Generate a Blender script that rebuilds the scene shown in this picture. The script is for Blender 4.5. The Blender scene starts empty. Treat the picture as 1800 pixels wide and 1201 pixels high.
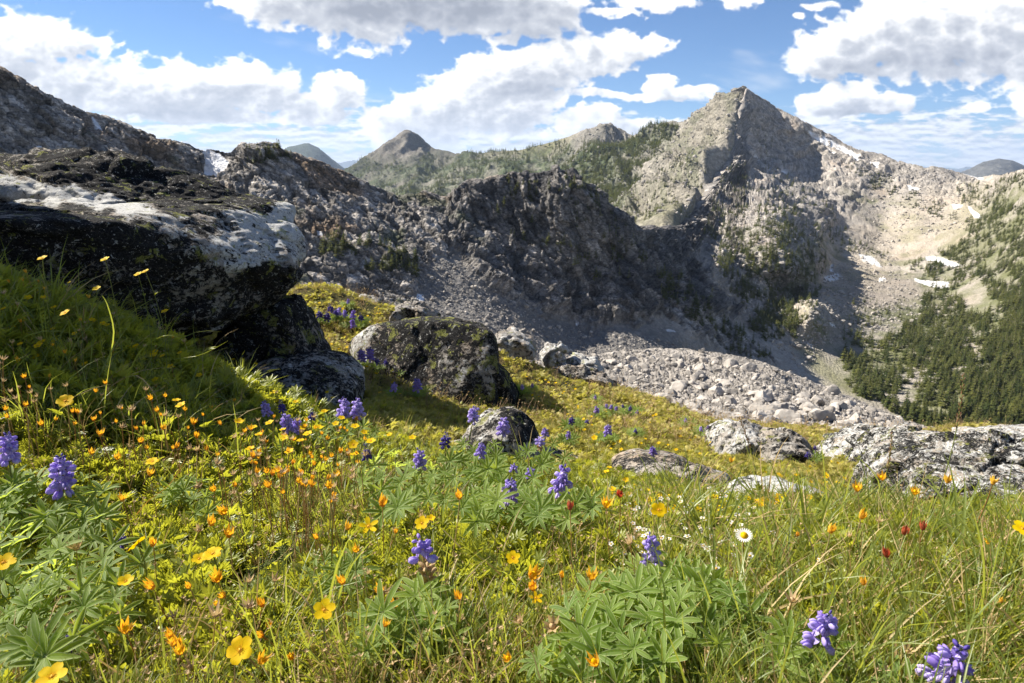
import bpy, bmesh, math, random
import numpy as np
from mathutils import Vector, Matrix
rnd = random.Random(7)
RS = np.random.RandomState(11)
SC = bpy.context.scene
COL = SC.collection

# ------------------------------------------------------------------ camera
F = 1200.0                      # focal length in pixels of the 1800 px wide photograph (24 mm lens)
PITCH = math.atan((600.5-296)/F)
cam_d = bpy.data.cameras.new('camera')
cam = bpy.data.objects.new('camera', cam_d); COL.objects.link(cam)
cam_d.sensor_width = 36.0; cam_d.lens = 24.0
cam.rotation_euler = (math.pi/2-PITCH, 0, 0)
cam_d.clip_start = 0.02; cam_d.clip_end = 90000.0
cam_d.dof.use_dof = True; cam_d.dof.focus_distance = 1.5; cam_d.dof.aperture_fstop = 26.0
SC.camera = cam
SC.view_settings.view_transform = 'Standard'; SC.view_settings.look = 'None'
SC.view_settings.gamma = 1.0; SC.view_settings.exposure = 1.28
SC.render.resolution_x = 1024; SC.render.resolution_y = 683
cy = SC.cycles
cy.max_bounces = 6; cy.diffuse_bounces = 3; cy.glossy_bounces = 2; cy.transmission_bounces = 4
cy.transparent_max_bounces = 6; cy.volume_bounces = 0; cy.caustics_reflective = False; cy.caustics_refractive = False

def P(px, py, Y):
    """pixel of the photograph and forward distance -> point in the world (arrays or numbers)"""
    a = (np.asarray(px, float)-900.0)/F; b = (600.5-np.asarray(py, float))/F
    dy = math.cos(PITCH)+b*math.sin(PITCH); dz = -math.sin(PITCH)+b*math.cos(PITCH)
    Y = np.asarray(Y, float)
    return np.stack(np.broadcast_arrays(a/dy*Y, Y, dz/dy*Y), -1)
def PIX(p):
    p = np.asarray(p, float)
    f = p[..., 1]*math.cos(PITCH)-p[..., 2]*math.sin(PITCH); u = p[..., 1]*math.sin(PITCH)+p[..., 2]*math.cos(PITCH)
    f = np.where(f < 1e-3, 1e-3, f)
    return 900+F*p[..., 0]/f, 600.5-F*u/f

# ------------------------------------------------------------------ noise
def _u(a): return (np.asarray(a).astype(np.int64) & 0xffffffff).astype(np.uint32)
def _fin(h):
    h = (h ^ (h >> np.uint32(13)))*np.uint32(1274126177); h = (h ^ (h >> np.uint32(16)))*np.uint32(2246822519)
    return h ^ (h >> np.uint32(15))
K1, K2, K3 = np.uint32(374761393), np.uint32(668265263), np.uint32(3266489917)
def _hash(ix, iy, iz, seed): return _fin(_u(ix)*K1+_u(iy)*K2+_u(iz)*K3+np.uint32((seed*974711) & 0xffffffff))
def vnoise(p, seed=0):
    """smooth value noise in -1..1, p (...,3)"""
    p = p.astype(np.float32); f = np.floor(p); t = p-f; t = t*t*(3-2*t)
    i = f.astype(np.int32).view(np.uint32)
    X = [i[..., 0]*K1, (i[..., 0]+np.uint32(1))*K1]; Yh = [i[..., 1]*K2, (i[..., 1]+np.uint32(1))*K2]
    Z = [i[..., 2]*K3+np.uint32((seed*974711) & 0xffffffff), (i[..., 2]+np.uint32(1))*K3+np.uint32((seed*974711) & 0xffffffff)]
    def c(a, b, d): return _fin(X[a]+Yh[b]+Z[d]).astype(np.float32)
    x, y, z = t[..., 0], t[..., 1], t[..., 2]
    def L(a, b, w): return a+(b-a)*w
    r = L(L(L(c(0, 0, 0), c(1, 0, 0), x), L(c(0, 1, 0), c(1, 1, 0), x), y), L(L(c(0, 0, 1), c(1, 0, 1), x), L(c(0, 1, 1), c(1, 1, 1), x), y), z)
    return r*np.float32(1/2147483648.0)-np.float32(1)
def fbm(p, o=5, seed=0, gain=.5, lac=2.03, ridged=False):
    s = 0; a = 1; n = 0
    p = np.array(p, float)
    for k in range(o):
        v = vnoise(p, seed+k*17)
        if ridged: v = 1-2*np.abs(v)
        s = s+a*v; n += a; a *= gain; p = p*lac+3.7
    return s/n
_GA = np.random.RandomState(5).uniform(0, 2*math.pi, 4096); _GC, _GS = np.cos(_GA).astype(np.float32), np.sin(_GA).astype(np.float32)
def vnoise2(x, y, seed=0):
    x = np.asarray(x, np.float32); y = np.asarray(y, np.float32)
    fx = np.floor(x); fy = np.floor(y); ix = fx.astype(np.int32).view(np.uint32); iy = fy.astype(np.int32).view(np.uint32)
    tx = (x-fx); ty = (y-fy); o = np.uint32(1); sd = np.uint32((seed*974711+77) & 0xffffffff)
    ux = tx*tx*(3-2*tx); uy = ty*ty*(3-2*ty)
    def g(dx, dy):
        h = _fin((ix+np.uint32(dx))*K1+(iy+np.uint32(dy))*K2+sd) >> np.uint32(20)
        return _GC[h]*(tx-dx)+_GS[h]*(ty-dy)
    a = g(0, 0); b = g(1, 0); c = g(0, 1); d = g(1, 1)
    a = a+(b-a)*ux; c = c+(d-c)*ux
    return 1.5*(a+(c-a)*uy)
def fbm2(x, y, o=5, seed=0, gain=.5, billow=False):
    s = 0; a = 1; n = 0
    for k in range(o):
        v = vnoise2(x, y, seed+13*k)
        if billow: v = 2*np.abs(v)-.55
        s = s+a*v; n += a; a *= gain; x = x*2.03+5.1; y = y*2.03+1.7
    return s/n
def cells(p, seed=0, jit=.8):
    """nearest cell of jittered grid: returns id hash, vector to the cell centre, F1, F2"""
    p = p.astype(np.float32)
    f = np.floor(p-.5).astype(np.int32)
    best = np.full(p.shape[:-1], 1e9, np.float32); sec = best.copy(); bid = np.zeros(p.shape[:-1], np.uint32)
    bv = [np.zeros(p.shape[:-1], np.float32) for _ in range(3)]
    m10 = np.uint32(1023); j = np.float32(jit/1023.)
    for dx in (0, 1):
        for dy in (0, 1):
            for dz in (0, 1):
                cx, cy_, cz = f[..., 0]+dx, f[..., 1]+dy, f[..., 2]+dz
                h = _fin(cx.view(np.uint32)*K1+cy_.view(np.uint32)*K2+cz.view(np.uint32)*K3+np.uint32((seed*974711) & 0xffffffff))
                a = p[..., 0]-(cx+np.float32(.5-jit/2)+(h & m10)*j); b = p[..., 1]-(cy_+np.float32(.5-jit/2)+((h >> np.uint32(10)) & m10)*j)
                c = p[..., 2]-(cz+np.float32(.5-jit/2)+((h >> np.uint32(20)) & m10)*j)
                q = a*a+b*b+c*c
                m = q < best
                sec = np.where(m, best, np.minimum(sec, q)); best = np.where(m, q, best)
                bid = np.where(m, h, bid)
                for k, w in enumerate((a, b, c)): bv[k] = np.where(m, w, bv[k])
    return bid.astype(np.int64), np.stack(bv, -1), np.sqrt(best), np.sqrt(sec)
def facets(p, seed=0, tilt=.8):
    """blocky broken-rock height in about -1..1: every cell a tilted plane"""
    bid, bv, f1, f2 = cells(p, seed)
    r = lambda k: (((bid*(k*7919+1)) >> 7) & 1023)/1023.*2-1
    h = .5*r(1)+tilt*(bv[..., 0]*r(2)+bv[..., 1]*r(3)+bv[..., 2]*r(4))
    crack = np.clip((f2-f1)/.12, 0, 1)
    return h-.35*(1-crack), crack, (bid & 255)/255.
def sstep(a, b, x):
    t = np.clip((x-a)/(b-a), 0, 1); return t*t*(3-2*t)
def lerp3(a, b, t): return a+(np.asarray(b)-a)*t[..., None]

def tps_fit(xy, v, lam=1e-4):
    xy = np.asarray(xy, float); v = np.asarray(v, float); n = len(xy)
    d = np.linalg.norm(xy[:, None]-xy[None], axis=-1); K = d*d*np.log(d+1e-9)+lam*np.eye(n)
    Q = np.c_[np.ones(n), xy]; A = np.zeros((n+3, n+3)); A[:n, :n] = K; A[:n, n:] = Q; A[n:, :n] = Q.T
    w = np.linalg.solve(A, np.r_[v, np.zeros(3)])
    def ev(x, y):
        x = np.asarray(x, float); y = np.asarray(y, float)
        o = w[n]+w[n+1]*x+w[n+2]*y
        for (cx, cy_), wi in zip(xy, w[:n]):
            q = (x-cx)**2+(y-cy_)**2
            o = o+wi*.5*q*np.log(q+1e-18)
        return o
    return ev
def inpoly(px, py, poly):
    r = np.zeros(px.shape, bool); n = len(poly); j = n-1
    for i in range(n):
        xi, yi = poly[i]; xj, yj = poly[j]
        if yi != yj: r ^= ((yi > py) != (yj > py)) & (px < (xj-xi)*(py-yi)/(yj-yi)+xi)
        j = i
    return r

# ------------------------------------------------------------------ mesh and node helpers
def mesh_np(name, v, faces, mat=None, smooth=True, attrs=None, mi=None):
    me = bpy.data.meshes.new(name)
    v = np.asarray(v, np.float32).reshape(-1, 3); faces = np.asarray(faces, np.int32); k = faces.shape[1]
    me.vertices.add(len(v)); me.vertices.foreach_set('co', v.ravel())
    me.loops.add(faces.size); me.loops.foreach_set('vertex_index', faces.ravel())
    me.polygons.add(len(faces)); me.polygons.foreach_set('loop_start', np.arange(0, faces.size, k, dtype=np.int32))
    me.polygons.foreach_set('use_smooth', np.full(len(faces), smooth))
    if mi is not None: me.polygons.foreach_set('material_index', np.asarray(mi, np.int32))
    me.update(calc_edges=True)
    for m in (mat if isinstance(mat, (list, tuple)) else [mat]):
        if m: me.materials.append(m)
    for an, av in (attrs or {}).items():
        av = np.asarray(av, np.float32)
        if av.ndim == 1 or av.shape[-1] == 1:
            me.attributes.new(an, 'FLOAT', 'POINT').data.foreach_set('value', av.ravel())
        else:
            me.attributes.new(an, 'FLOAT_COLOR', 'POINT').data.foreach_set('color', np.c_[av.reshape(-1, 3), np.ones(len(v))].astype(np.float32).ravel())
    return me
def link(name, me, parent=None, label=None, cat=None, group=None, kind=None, loc=None, rot=None):
    o = bpy.data.objects.new(name, me); COL.objects.link(o)
    if parent is not None: o.parent = parent
    tag(o, label, cat, group, kind)
    if loc is not None: o.location = loc
    if rot is not None: o.rotation_euler = rot
    return o
def tag(o, label=None, cat=None, group=None, kind=None):
    for k, x in (('label', label), ('category', cat), ('group', group), ('kind', kind)):
        if x: o[k] = x
    return o
def gridfaces(nr, nc):
    i = np.arange(nr*nc).reshape(nr, nc)
    return np.stack([i[:-1, :-1], i[1:, :-1], i[1:, 1:], i[:-1, 1:]], -1).reshape(-1, 4)
class NT:
    def __init__(s, nt): s.nt = nt; nt.nodes.clear()
    def n(s, typ, ins=None, **kw):
        nd = s.nt.nodes.new(typ)
        for k, v in kw.items(): setattr(nd, k, v)
        for k, v in (ins or {}).items():
            sock = nd.inputs[k]
            if isinstance(v, bpy.types.NodeSocket): s.nt.links.new(v, sock)
            else: sock.default_value = v
        return nd
    def l(s, a, b): s.nt.links.new(a, b)
    def math(s, op, a, b=0.0, clamp=False):
        return s.n('ShaderNodeMath', {0: a, 1: b}, operation=op, use_clamp=clamp).outputs[0]
    def mix(s, f, a, b, blend='MIX'):
        return s.n('ShaderNodeMix', {0: f, 6: a, 7: b}, data_type='RGBA', blend_type=blend).outputs[2]
    def ramp(s, f, stops, interp='LINEAR'):
        r = s.n('ShaderNodeValToRGB', {0: f}); cr = r.color_ramp; cr.interpolation = interp
        while len(cr.elements) < len(stops): cr.elements.new(.5)
        for e, (p, c) in zip(cr.elements, stops):
            e.position = p; e.color = (c, c, c, 1) if isinstance(c, (int, float)) else (*c, 1)
        return r.outputs[0]
    def noise(s, scale, detail=4, rough=.55, vec=None, dist=0.0, out=0):
        i = {'Scale': scale, 'Detail': detail, 'Roughness': rough, 'Distortion': dist}
        if vec is not None: i['Vector'] = vec
        return s.n('ShaderNodeTexNoise', i).outputs[out]
    def voro(s, scale, vec=None, feature='F1', out=0, rand=1.0):
        i = {'Scale': scale, 'Randomness': rand}
        if vec is not None: i['Vector'] = vec
        return s.n('ShaderNodeTexVoronoi', i, feature=feature).outputs[out]
def new_mat(name):
    m = bpy.data.materials.new(name); m.use_nodes = True
    return m, NT(m.node_tree)
def finish(t, color, rough=.9, bump=None, bdist=.01, bstr=1.0, spec=.3, trans=None, tcol=None):
    i = {'Base Color': color, 'Roughness': rough, 'Specular IOR Level': spec}
    if bump is not None:
        i['Normal'] = t.n('ShaderNodeBump', {'Height': bump, 'Distance': bdist, 'Strength': bstr}).outputs[0]
    b = t.n('ShaderNodeBsdfPrincipled', i); out = b.outputs[0]
    if trans is not None:
        tr = t.n('ShaderNodeBsdfTranslucent', {'Color': tcol if tcol is not None else color})
        out = t.n('ShaderNodeMixShader', {0: trans, 1: out, 2: tr.outputs[0]}).outputs[0]
    t.l(out, t.n('ShaderNodeOutputMaterial').inputs[0])

# ------------------------------------------------------------------ sky: Nishita air with a cloud layer worked out by noise
SUN_AZ = math.radians(-65)      # left of the view direction
SUN_EL = math.radians(41)
SUNV = Vector((math.sin(SUN_AZ)*math.cos(SUN_EL), math.cos(SUN_AZ)*math.cos(SUN_EL), math.sin(SUN_EL)))
def cloud_image():
    W, H = 2600, 900
    az = (np.arange(W)+.5)/W*180-90; v = (np.arange(H)+.5)/H; el = v*v*90.0-0.0
    A, E = np.meshgrid(np.radians(az), np.radians(el))
    x = np.sin(A)*np.cos(E); y = np.cos(A)*np.cos(E); z = np.sin(E)
    px, py = PIX(np.stack([x, np.maximum(y, .02), z], -1))
    front = (np.abs(np.degrees(A)) < 62) & (np.degrees(E) < 42)
    # (px, py, rx, ry above, ry below, strength)
    B = [(20,75,120,50,32,1),(120,78,85,28,22,.9),(-90,90,160,70,50,1),(175,72,35,14,12,.8),
         (60,150,130,42,60,1),(190,150,120,48,50,1),(300,160,120,50,50,1),(410,158,95,46,40,1),(435,130,45,22,30,1),(480,165,60,40,35,.9),(360,205,150,22,14,.9),(-100,160,200,60,70,1),
         (545,175,45,28,28,.8),(590,160,48,30,35,1),(560,200,90,20,22,.8),
         (700,215,75,35,45,1),(770,195,70,40,60,1),(830,165,75,55,60,1),(900,140,75,48,60,1),(960,118,75,42,42,1),(1030,100,65,36,30,1),(1090,88,60,30,24,1),(1145,78,38,18,16,.8),(880,200,90,30,45,1),(960,165,50,25,30,.8),
         (1010,215,40,22,30,.9),(1055,208,36,24,35,1),(1110,225,40,18,30,.9),(1180,215,40,14,20,.6),
         (450,-10,80,60,50,.8),(560,-10,130,60,60,1),(640,5,110,60,72,1),(740,-10,150,60,60,1),(850,-5,110,60,62,1),(940,15,80,60,60,1),(890,65,35,15,22,.8),(985,30,50,40,40,.8),
         (1060,20,130,10,26,.45),(1150,0,110,20,30,.5),(1300,-6,50,20,20,.7),
         (1440,108,60,32,30,.9),(1500,90,75,55,42,1),(1570,60,90,62,75,1),(1650,50,120,70,85,1),(1740,60,120,80,85,1),(1830,60,130,80,80,1),(1660,120,55,20,28,.8),(1440,10,60,14,18,.35),(1410,30,40,12,16,.3),
         (1440,185,45,24,16,.9),(1490,172,50,30,30,1),(1570,180,32,18,20,1),(1520,195,55,10,12,.9),
         (1150,148,36,22,18,.8),(1060,163,60,11,16,.7),(1180,167,130,12,14,.75),(1250,160,60,8,10,.6),
         (1720,190,46,14,12,.6),(1800,170,36,24,22,.8),(1830,185,50,20,20,.8)]
    # cumulus well outside the frame, so that the sky goes on as it does in view
    for k in range(34):
        a = RS.uniform(-1500, 3300); b = RS.uniform(-900, 220)
        if -200 < a < 2000 and b > -120: continue
        s = RS.uniform(60, 190)*(1.4 if b < -200 else .9)
        for j in range(4): B.append((a+RS.uniform(-s, s), b+RS.uniform(-.2, .2)*s, s*RS.uniform(.6, 1.1), s*.42, s*.3, 1))
    sc = 1/70.0
    w1 = fbm2(px*sc*.6, py*sc*.9, 4, 3)*26; w2 = fbm2(px*sc*.6+40, py*sc*.9, 4, 9)*16
    qx = px+w1; qy = py+w2
    Fd = np.full(px.shape, -3.0)
    for (cx, cy_, rx, ru, rd, st) in B:
        m = (np.abs(qx-cx) < rx*2.1) & (np.abs(qy-cy_) < max(ru, rd)*2.1)
        if not m.any(): continue
        dx = (qx[m]-cx)/rx; dy = (qy[m]-cy_); dy = np.where(dy < 0, dy/ru, dy/rd)
        g = st*1.15-np.sqrt(dx*dx+dy*dy)
        Fd[m] = np.maximum(Fd[m], g)
    bil = fbm2(px*sc*1.1, py*sc*1.5, 6, 21, .55, billow=True)
    fine = fbm2(px*sc*3.0, py*sc*4.2, 5, 31, .6)
    D = np.clip(Fd, -1.5, .9)*.95-bil*.62+fine*.26+.02
    a1 = sstep(-.06, .10+.22*(fbm2(px*sc*.8, py*sc*.8, 2, 61)*.5+.5), D)
    # low banks of far cloud above the horizon
    elv = np.degrees(E)
    st = fbm2(px*.010, py*.055, 6, 51, .55)+.35*fbm2(px*.03, py*.09, 4, 57, .55, billow=True)*-1
    lowband = sstep(5.6, 2.2, elv)
    a2 = sstep(.02, .40, st+lowband*.62-.20)*sstep(6.3, 3.6, elv)*.92
    wis = sstep(.18, .75, fbm2(px*.003+py*.004, py*.012-px*.003, 5, 77, .6))*.35*sstep(60, 20, elv)
    dens = np.clip(a1*np.clip(D*1.6+.3, 0, 1.3), 0, 1.3)
    # light: gathers density towards the sun (up and to the left)
    acc = np.zeros_like(dens)
    for j in range(1, 15):
        sx, sy = int(j*-2.0), int(j*2.4)
        acc += np.roll(np.roll(dens, -sx, 1), -sy, 0)*(1.0 if j < 8 else .7)
    acc = acc/13.0
    sh = np.clip(1.12-.24*acc**1.3-.05*dens+.10*fine-.20*bil*sstep(.1, .8, dens), .30, 1.12)
    rel = np.clip(Fd, -.2, .6)*.5-bil*.62+fine*.2
    lit = rel-np.roll(np.roll(rel, 7, 1), -7, 0)
    lit2 = rel-np.roll(np.roll(rel, 18, 1), -16, 0)
    sh = sh+np.clip(lit*.18+lit2*.20, -.20, .14)
    big = sstep(.35, 1.0, acc)
    sh = sh-big*.04
    # thick cloud right overhead is grey beneath
    for (cx, cy_, rx, ry, k) in [(800, 0, 230, 55, .40), (620, 10, 110, 30, .2), (340, 200, 150, 16, .28), (60, 135, 90, 16, .12), (1570, 112, 150, 28, .20), (1480, 195, 90, 14, .22), (930, 150, 60, 22, .2), (1700, 115, 90, 30, .14)]:
        sh = sh-k*np.exp(-(((qx-cx)/rx)**2+((qy-cy_)/ry)**2))
    # soften
    sh = np.clip(.56+(sh-.56)*np.where(sh < .70, .55, 1.0)+np.where(sh < .70, .063, 0), .46, 1.1)
    alpha = 1-(1-a1*.99)*(1-a2)*(1-wis)
    sh2 = np.clip(.86+.55*(st-np.roll(st, 7, 0))+.22*st, .60, 1.0)
    br = (sh*a1+sh2*(1-a1)*a2+.92*(1-a1)*(1-a2)*wis)/np.maximum(a1+(1-a1)*a2+(1-a1)*(1-a2)*wis, 1e-4)
    t = np.clip((br-.45)/.5, 0, 1)[..., None]
    colr = np.array([.80, .86, 1.0])*(1-t)+np.array([1.0, .995, .985])*t
    rgb = colr*(np.clip(br, 0, 1.1)**1.25)[..., None]
    img = bpy.data.images.new('cloud_layer', W, H, alpha=True, float_buffer=True)
    img.colorspace_settings.name = 'Non-Color'
    img.alpha_mode = 'CHANNEL_PACKED'
    img.pixels.foreach_set(np.concatenate([rgb, alpha[..., None]], -1).astype(np.float32).ravel())
    img.update(); img.pack()
    return img
world = bpy.data.worlds.new('World'); SC.world = world; world.use_nodes = True
t = NT(world.node_tree)
sky = t.n('ShaderNodeTexSky', sky_type='NISHITA', sun_disc=False, sun_elevation=SUN_EL, sun_rotation=SUN_AZ, altitude=2600, air_density=1.0, dust_density=.6, ozone_density=1.6)
tc = t.n('ShaderNodeTexCoord'); nrm = t.n('ShaderNodeVectorMath', {0: tc.outputs['Generated']}, operation='NORMALIZE').outputs[0]
sp = t.n('ShaderNodeSeparateXYZ', {0: nrm})
azm = t.math('ARCTAN2', sp.outputs[0], sp.outputs[1])
u = t.math('ADD', t.math('DIVIDE', azm, math.pi), .5)
elv = t.math('MAXIMUM', t.math('ARCSINE', sp.outputs[2]), 0.0)
vv = t.math('SQRT', t.math('DIVIDE', elv, math.pi/2))
cv = t.n('ShaderNodeCombineXYZ', {0: u, 1: vv, 2: 0.0})
im = t.n('ShaderNodeTexImage', {0: cv.outputs[0]}, extension='MIRROR', interpolation='Cubic'); im.image = cloud_image()
CLOUD_GAIN = 9.8
cc = t.n('ShaderNodeVectorMath', {0: im.outputs[0], 1: (CLOUD_GAIN,)*3}, operation='MULTIPLY').outputs[0]
skyc = t.mix(1.0, sky.outputs[0], (.56, .79, 1.03, 1), 'MULTIPLY')
bg = t.n('ShaderNodeBackground', {0: t.mix(im.outputs[1], skyc, cc), 1: .052})
t.l(bg.outputs[0], t.n('ShaderNodeOutputWorld').inputs[0])
world.cycles.sampling_method = 'MANUAL'; world.cycles.sample_map_resolution = 512

sun_d = bpy.data.lights.new('sun', 'SUN'); sun_d.energy = 5.0; sun_d.angle = math.radians(.5); sun_d.color = (1, .93, .82)
sun = bpy.data.objects.new('sun', sun_d); COL.objects.link(sun)
sun.rotation_euler = (-SUNV).to_track_quat('-Z', 'Y').to_euler()
# ------------------------------------------------------------------ far terrain
def terrain_material(name, bscale, bdist, hue=1.0, detail=1.0):
    m, t = new_mat(name)
    tc = t.n('ShaderNodeTexCoord').outputs['Object']
    base = t.n('ShaderNodeAttribute', attribute_name='col').outputs['Color']
    rk = t.n('ShaderNodeAttribute', attribute_name='rock').outputs['Fac']
    n1 = t.noise(bscale, 6, .65, tc); n2 = t.noise(bscale*4.3, 4, .6, tc)
    v1 = t.voro(bscale*.9, t.mix(.15, tc, t.noise(bscale*2, 2, .5, tc, out=1)), 'DISTANCE_TO_EDGE')
    crack = t.ramp(v1, [(0, 0.45), (.06, .95), (1, 1)])
    f = t.math('ADD', t.math('MULTIPLY', n1, .9), t.math('MULTIPLY', n2, .5))
    f = t.ramp(f, [(.35, .55), (.7, 1.0), (.95, 1.5)])
    c = t.mix(1.0, base, f, 'MULTIPLY')
    c = t.mix(t.math('MULTIPLY', rk, .8), c, t.mix(1.0, c, crack, 'MULTIPLY'))
    vc = t.n('ShaderNodeSeparateColor', {0: t.voro(bscale*2.2, t.n('ShaderNodeMapping', {'Vector': tc, 'Rotation': (0, .6, 0), 'Scale': (.8, 1, 1.7)}).outputs[0], out=1)}).outputs[0]
    c = t.mix(t.math('MULTIPLY', rk, .9), c, t.mix(1.0, c, t.ramp(vc, [(0, .55), (1, 1.45)]), 'MULTIPLY'))
    h = t.math('ADD', t.math('MULTIPLY', t.voro(bscale*1.6, tc), .9), t.math('ADD', n2, n1))
    finish(t, c, .95, h, bdist, .8, .15)
    return m
def expand(crest, cols):
    c = np.array(crest, float)
    return np.interp(cols, c[:, 0], c[:, 1]), np.exp(np.interp(cols, c[:, 0], np.log(c[:, 2])))
SHEETS = []
def sheet(crest, bottom, ctrl, cols, nrows, jag=0.0, back=10, backrun=.25, power=1.0, seed=0, jagscale=.03):
    cp, cY = expand(crest, cols)
    j = fbm2(cols*jagscale, cols*0+seed, 5, seed, .62)
    jf, _, _ = facets(np.stack([cols*jagscale*1.6, cols*0+seed, cols*0], -1), seed+4)
    cp = cp-(j*.9+jf*.8)*np.interp(cols, *jag) if not isinstance(jag, float) else cp-(j*.9+jf*.8)*jag
    bp = np.interp(cols, [b[0] for b in bottom], [b[1] for b in bottom])
    t_ = (np.linspace(0, 1, nrows)**power)[:, None]
    py = cp[None]+(bp-cp)[None]*t_; SHEETS.append((cols[0], cols[1]-cols[0], cp, bp, nrows, back)); px = np.repeat(cols[None], nrows, 0)
    pts = [(c[0], c[1]) for c in crest]+[(c[0], c[1]) for c in ctrl]
    ev = tps_fit(np.array(pts)/500., [math.log(c[2]) for c in crest]+[math.log(c[2]) for c in ctrl], 2e-4)
    Y = np.exp(ev(px/500., py/500.))
    W = P(px, py, Y)
    # far side of the ridge, falling away behind the crest
    s = np.linspace(1, 0, back, endpoint=False)[:, None]
    bw = np.repeat(W[:1], back, 0).copy(); run = (s**1.2)*cY[None]*backrun
    bw[..., 1] += run; bw[..., 0] += run*(W[:1, :, 0]/W[:1, :, 1]); bw[..., 2] -= run*.62
    return np.concatenate([bw, W], 0), np.concatenate([np.repeat(px[:1], back, 0), px], 0), np.concatenate([np.repeat(py[:1], back, 0), py], 0)
def normals(W):
    a = np.gradient(W, axis=0); b = np.gradient(W, axis=1); n = np.cross(a, b)
    n /= np.linalg.norm(n, axis=-1, keepdims=True)+1e-9
    return np.where(n[..., 2:3] < 0, -n, n)
def soft(px, py, poly, warp, seed, feather=10, n=6):
    """polygon mask with a ragged edge: averaged over shifted, noise-warped copies"""
    o = np.zeros(px.shape)
    wx = fbm2(px*.02, py*.02, 4, seed, .6)*warp; wy = fbm2(px*.02+9, py*.02, 4, seed+5, .6)*warp
    for k in range(n):
        a = 2*math.pi*k/n; o += inpoly(px+wx+feather*math.cos(a)*.5, py+wy+feather*math.sin(a)*.5, poly)
    return o/n

# --- S1: the near ridge, the crag, the arete up to the main peak and the valley to the right
crest1 = [(-400,-10,215),(-200,55,240),(0,122,262),(60,152,266),(130,187,272),(200,210,280),(270,242,288),(330,250,292),(352,262,294),(405,266,296),(425,252,294),(470,250,298),(520,268,304),(560,285,308),
          (610,305,314),(660,326,320),(700,343,326),(745,338,330),(790,347,335),(830,317,338),(870,310,342),(920,303,346),(965,298,350),(1008,297,352),(1045,325,356),(1080,365,362),(1110,396,370),
          (1150,402,440),(1190,397,560),(1215,380,720),(1240,345,900),(1280,286,1060),(1296,215,1200),(1312,155,1300),(1340,175,1330),(1400,207,1300),(1450,232,1280),(1500,258,1250),(1560,275,1200),
          (1606,292,1150),(1660,297,1130),(1720,312,1080),(1760,306,900),(1800,296,820),(1950,270,760),(2150,240,740)]
ctrl1 = [(-400,500,170),(-200,500,185),(0,400,215),(0,600,195),(200,400,225),(200,600,200),(400,400,250),(400,560,205),(560,400,262),(560,500,228),(650,420,268),(650,520,236),(740,420,285),(740,500,255),(700,620,205),
         (820,400,312),(850,480,282),(850,560,245),(880,450,308),(950,400,326),(950,500,302),(900,640,215),(1000,560,296),(1000,630,255),(1000,450,322),(1080,450,340),(1080,540,312),(1100,620,275),(1140,480,352),(1150,560,320),(1200,440,470),(1200,500,390),(1220,560,345),
         (1250,620,330),(1000,760,190),(400,800,150),(-200,800,140),(1250,420,640),(1250,480,455),(1300,400,700),(1350,400,672),(1300,500,520),(1390,480,545),(1420,540,475),(1335,580,440),(1330,620,385),(1350,300,1150),(1330,230,1270),(1400,300,1215),(1440,400,900),
         (1440,330,1130),(1500,330,1120),(1550,400,1000),(1500,430,880),(1450,480,740),(1600,460,820),(1600,400,950),(1700,400,860),(1650,500,700),(1560,540,600),(1480,600,480),(1420,600,455),(1400,680,360),(1500,700,355),(1700,700,345),
         (1850,760,305),(1600,790,300),(1800,500,540),(1800,400,680),(1700,350,990),(1400,520,610),(2100,700,300),(2100,450,500),(1300,800,250)]
cols1 = np.arange(-260, 2060, 1.75)
W1, px1, py1 = sheet(crest1, [(-400,620),(500,640),(1000,700),(1250,760),(1400,800),(2200,830)], ctrl1, cols1, 330,
                     jag=([-400,300,420,600,700,1000,1120,1195,1215,1300,1320,1400,1500,1700,2100], [5,4,4,5,6,8,9,7,1.5,.8,1.5,3,4,3,3]), power=1.0, seed=5)
N1 = normals(W1)
dep = W1[..., 1]
# zones in the photograph's terms
wxp = fbm2(px1*.012, py1*.012, 5, 81, .6)
cliffL = soft(px1, py1, [(-400,-50),(420,200),(800,330),(845,420),(740,470),(720,560),(400,700),(-400,700)], 30, 1, 24)
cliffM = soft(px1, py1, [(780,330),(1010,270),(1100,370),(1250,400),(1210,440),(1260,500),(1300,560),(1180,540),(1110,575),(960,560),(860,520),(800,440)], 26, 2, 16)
peakR = soft(px1, py1, [(1290,120),(1340,150),(1640,270),(1760,320),(1700,350),(1540,320),(1470,400),(1420,430),(1330,330),(1240,400),(1200,400),(1270,280)], 20, 3, 24)
rib = soft(px1, py1, [(1130,440),(1180,470),(1280,560),(1370,640),(1340,650),(1240,600),(1150,540)], 14, 4, 8)
knob = soft(px1, py1, [(1240,300),(1290,290),(1370,370),(1440,450),(1440,540),(1380,590),(1330,600),(1290,520),(1220,440)], 26, 5, 20)
rockM = np.clip(cliffL+cliffM+.6*peakR+.7*rib+.6*knob, 0, 1)
# gullies and shelves
S = dep/300.0
q = W1/np.array([9.0, 9.0, 9.0])
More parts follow.
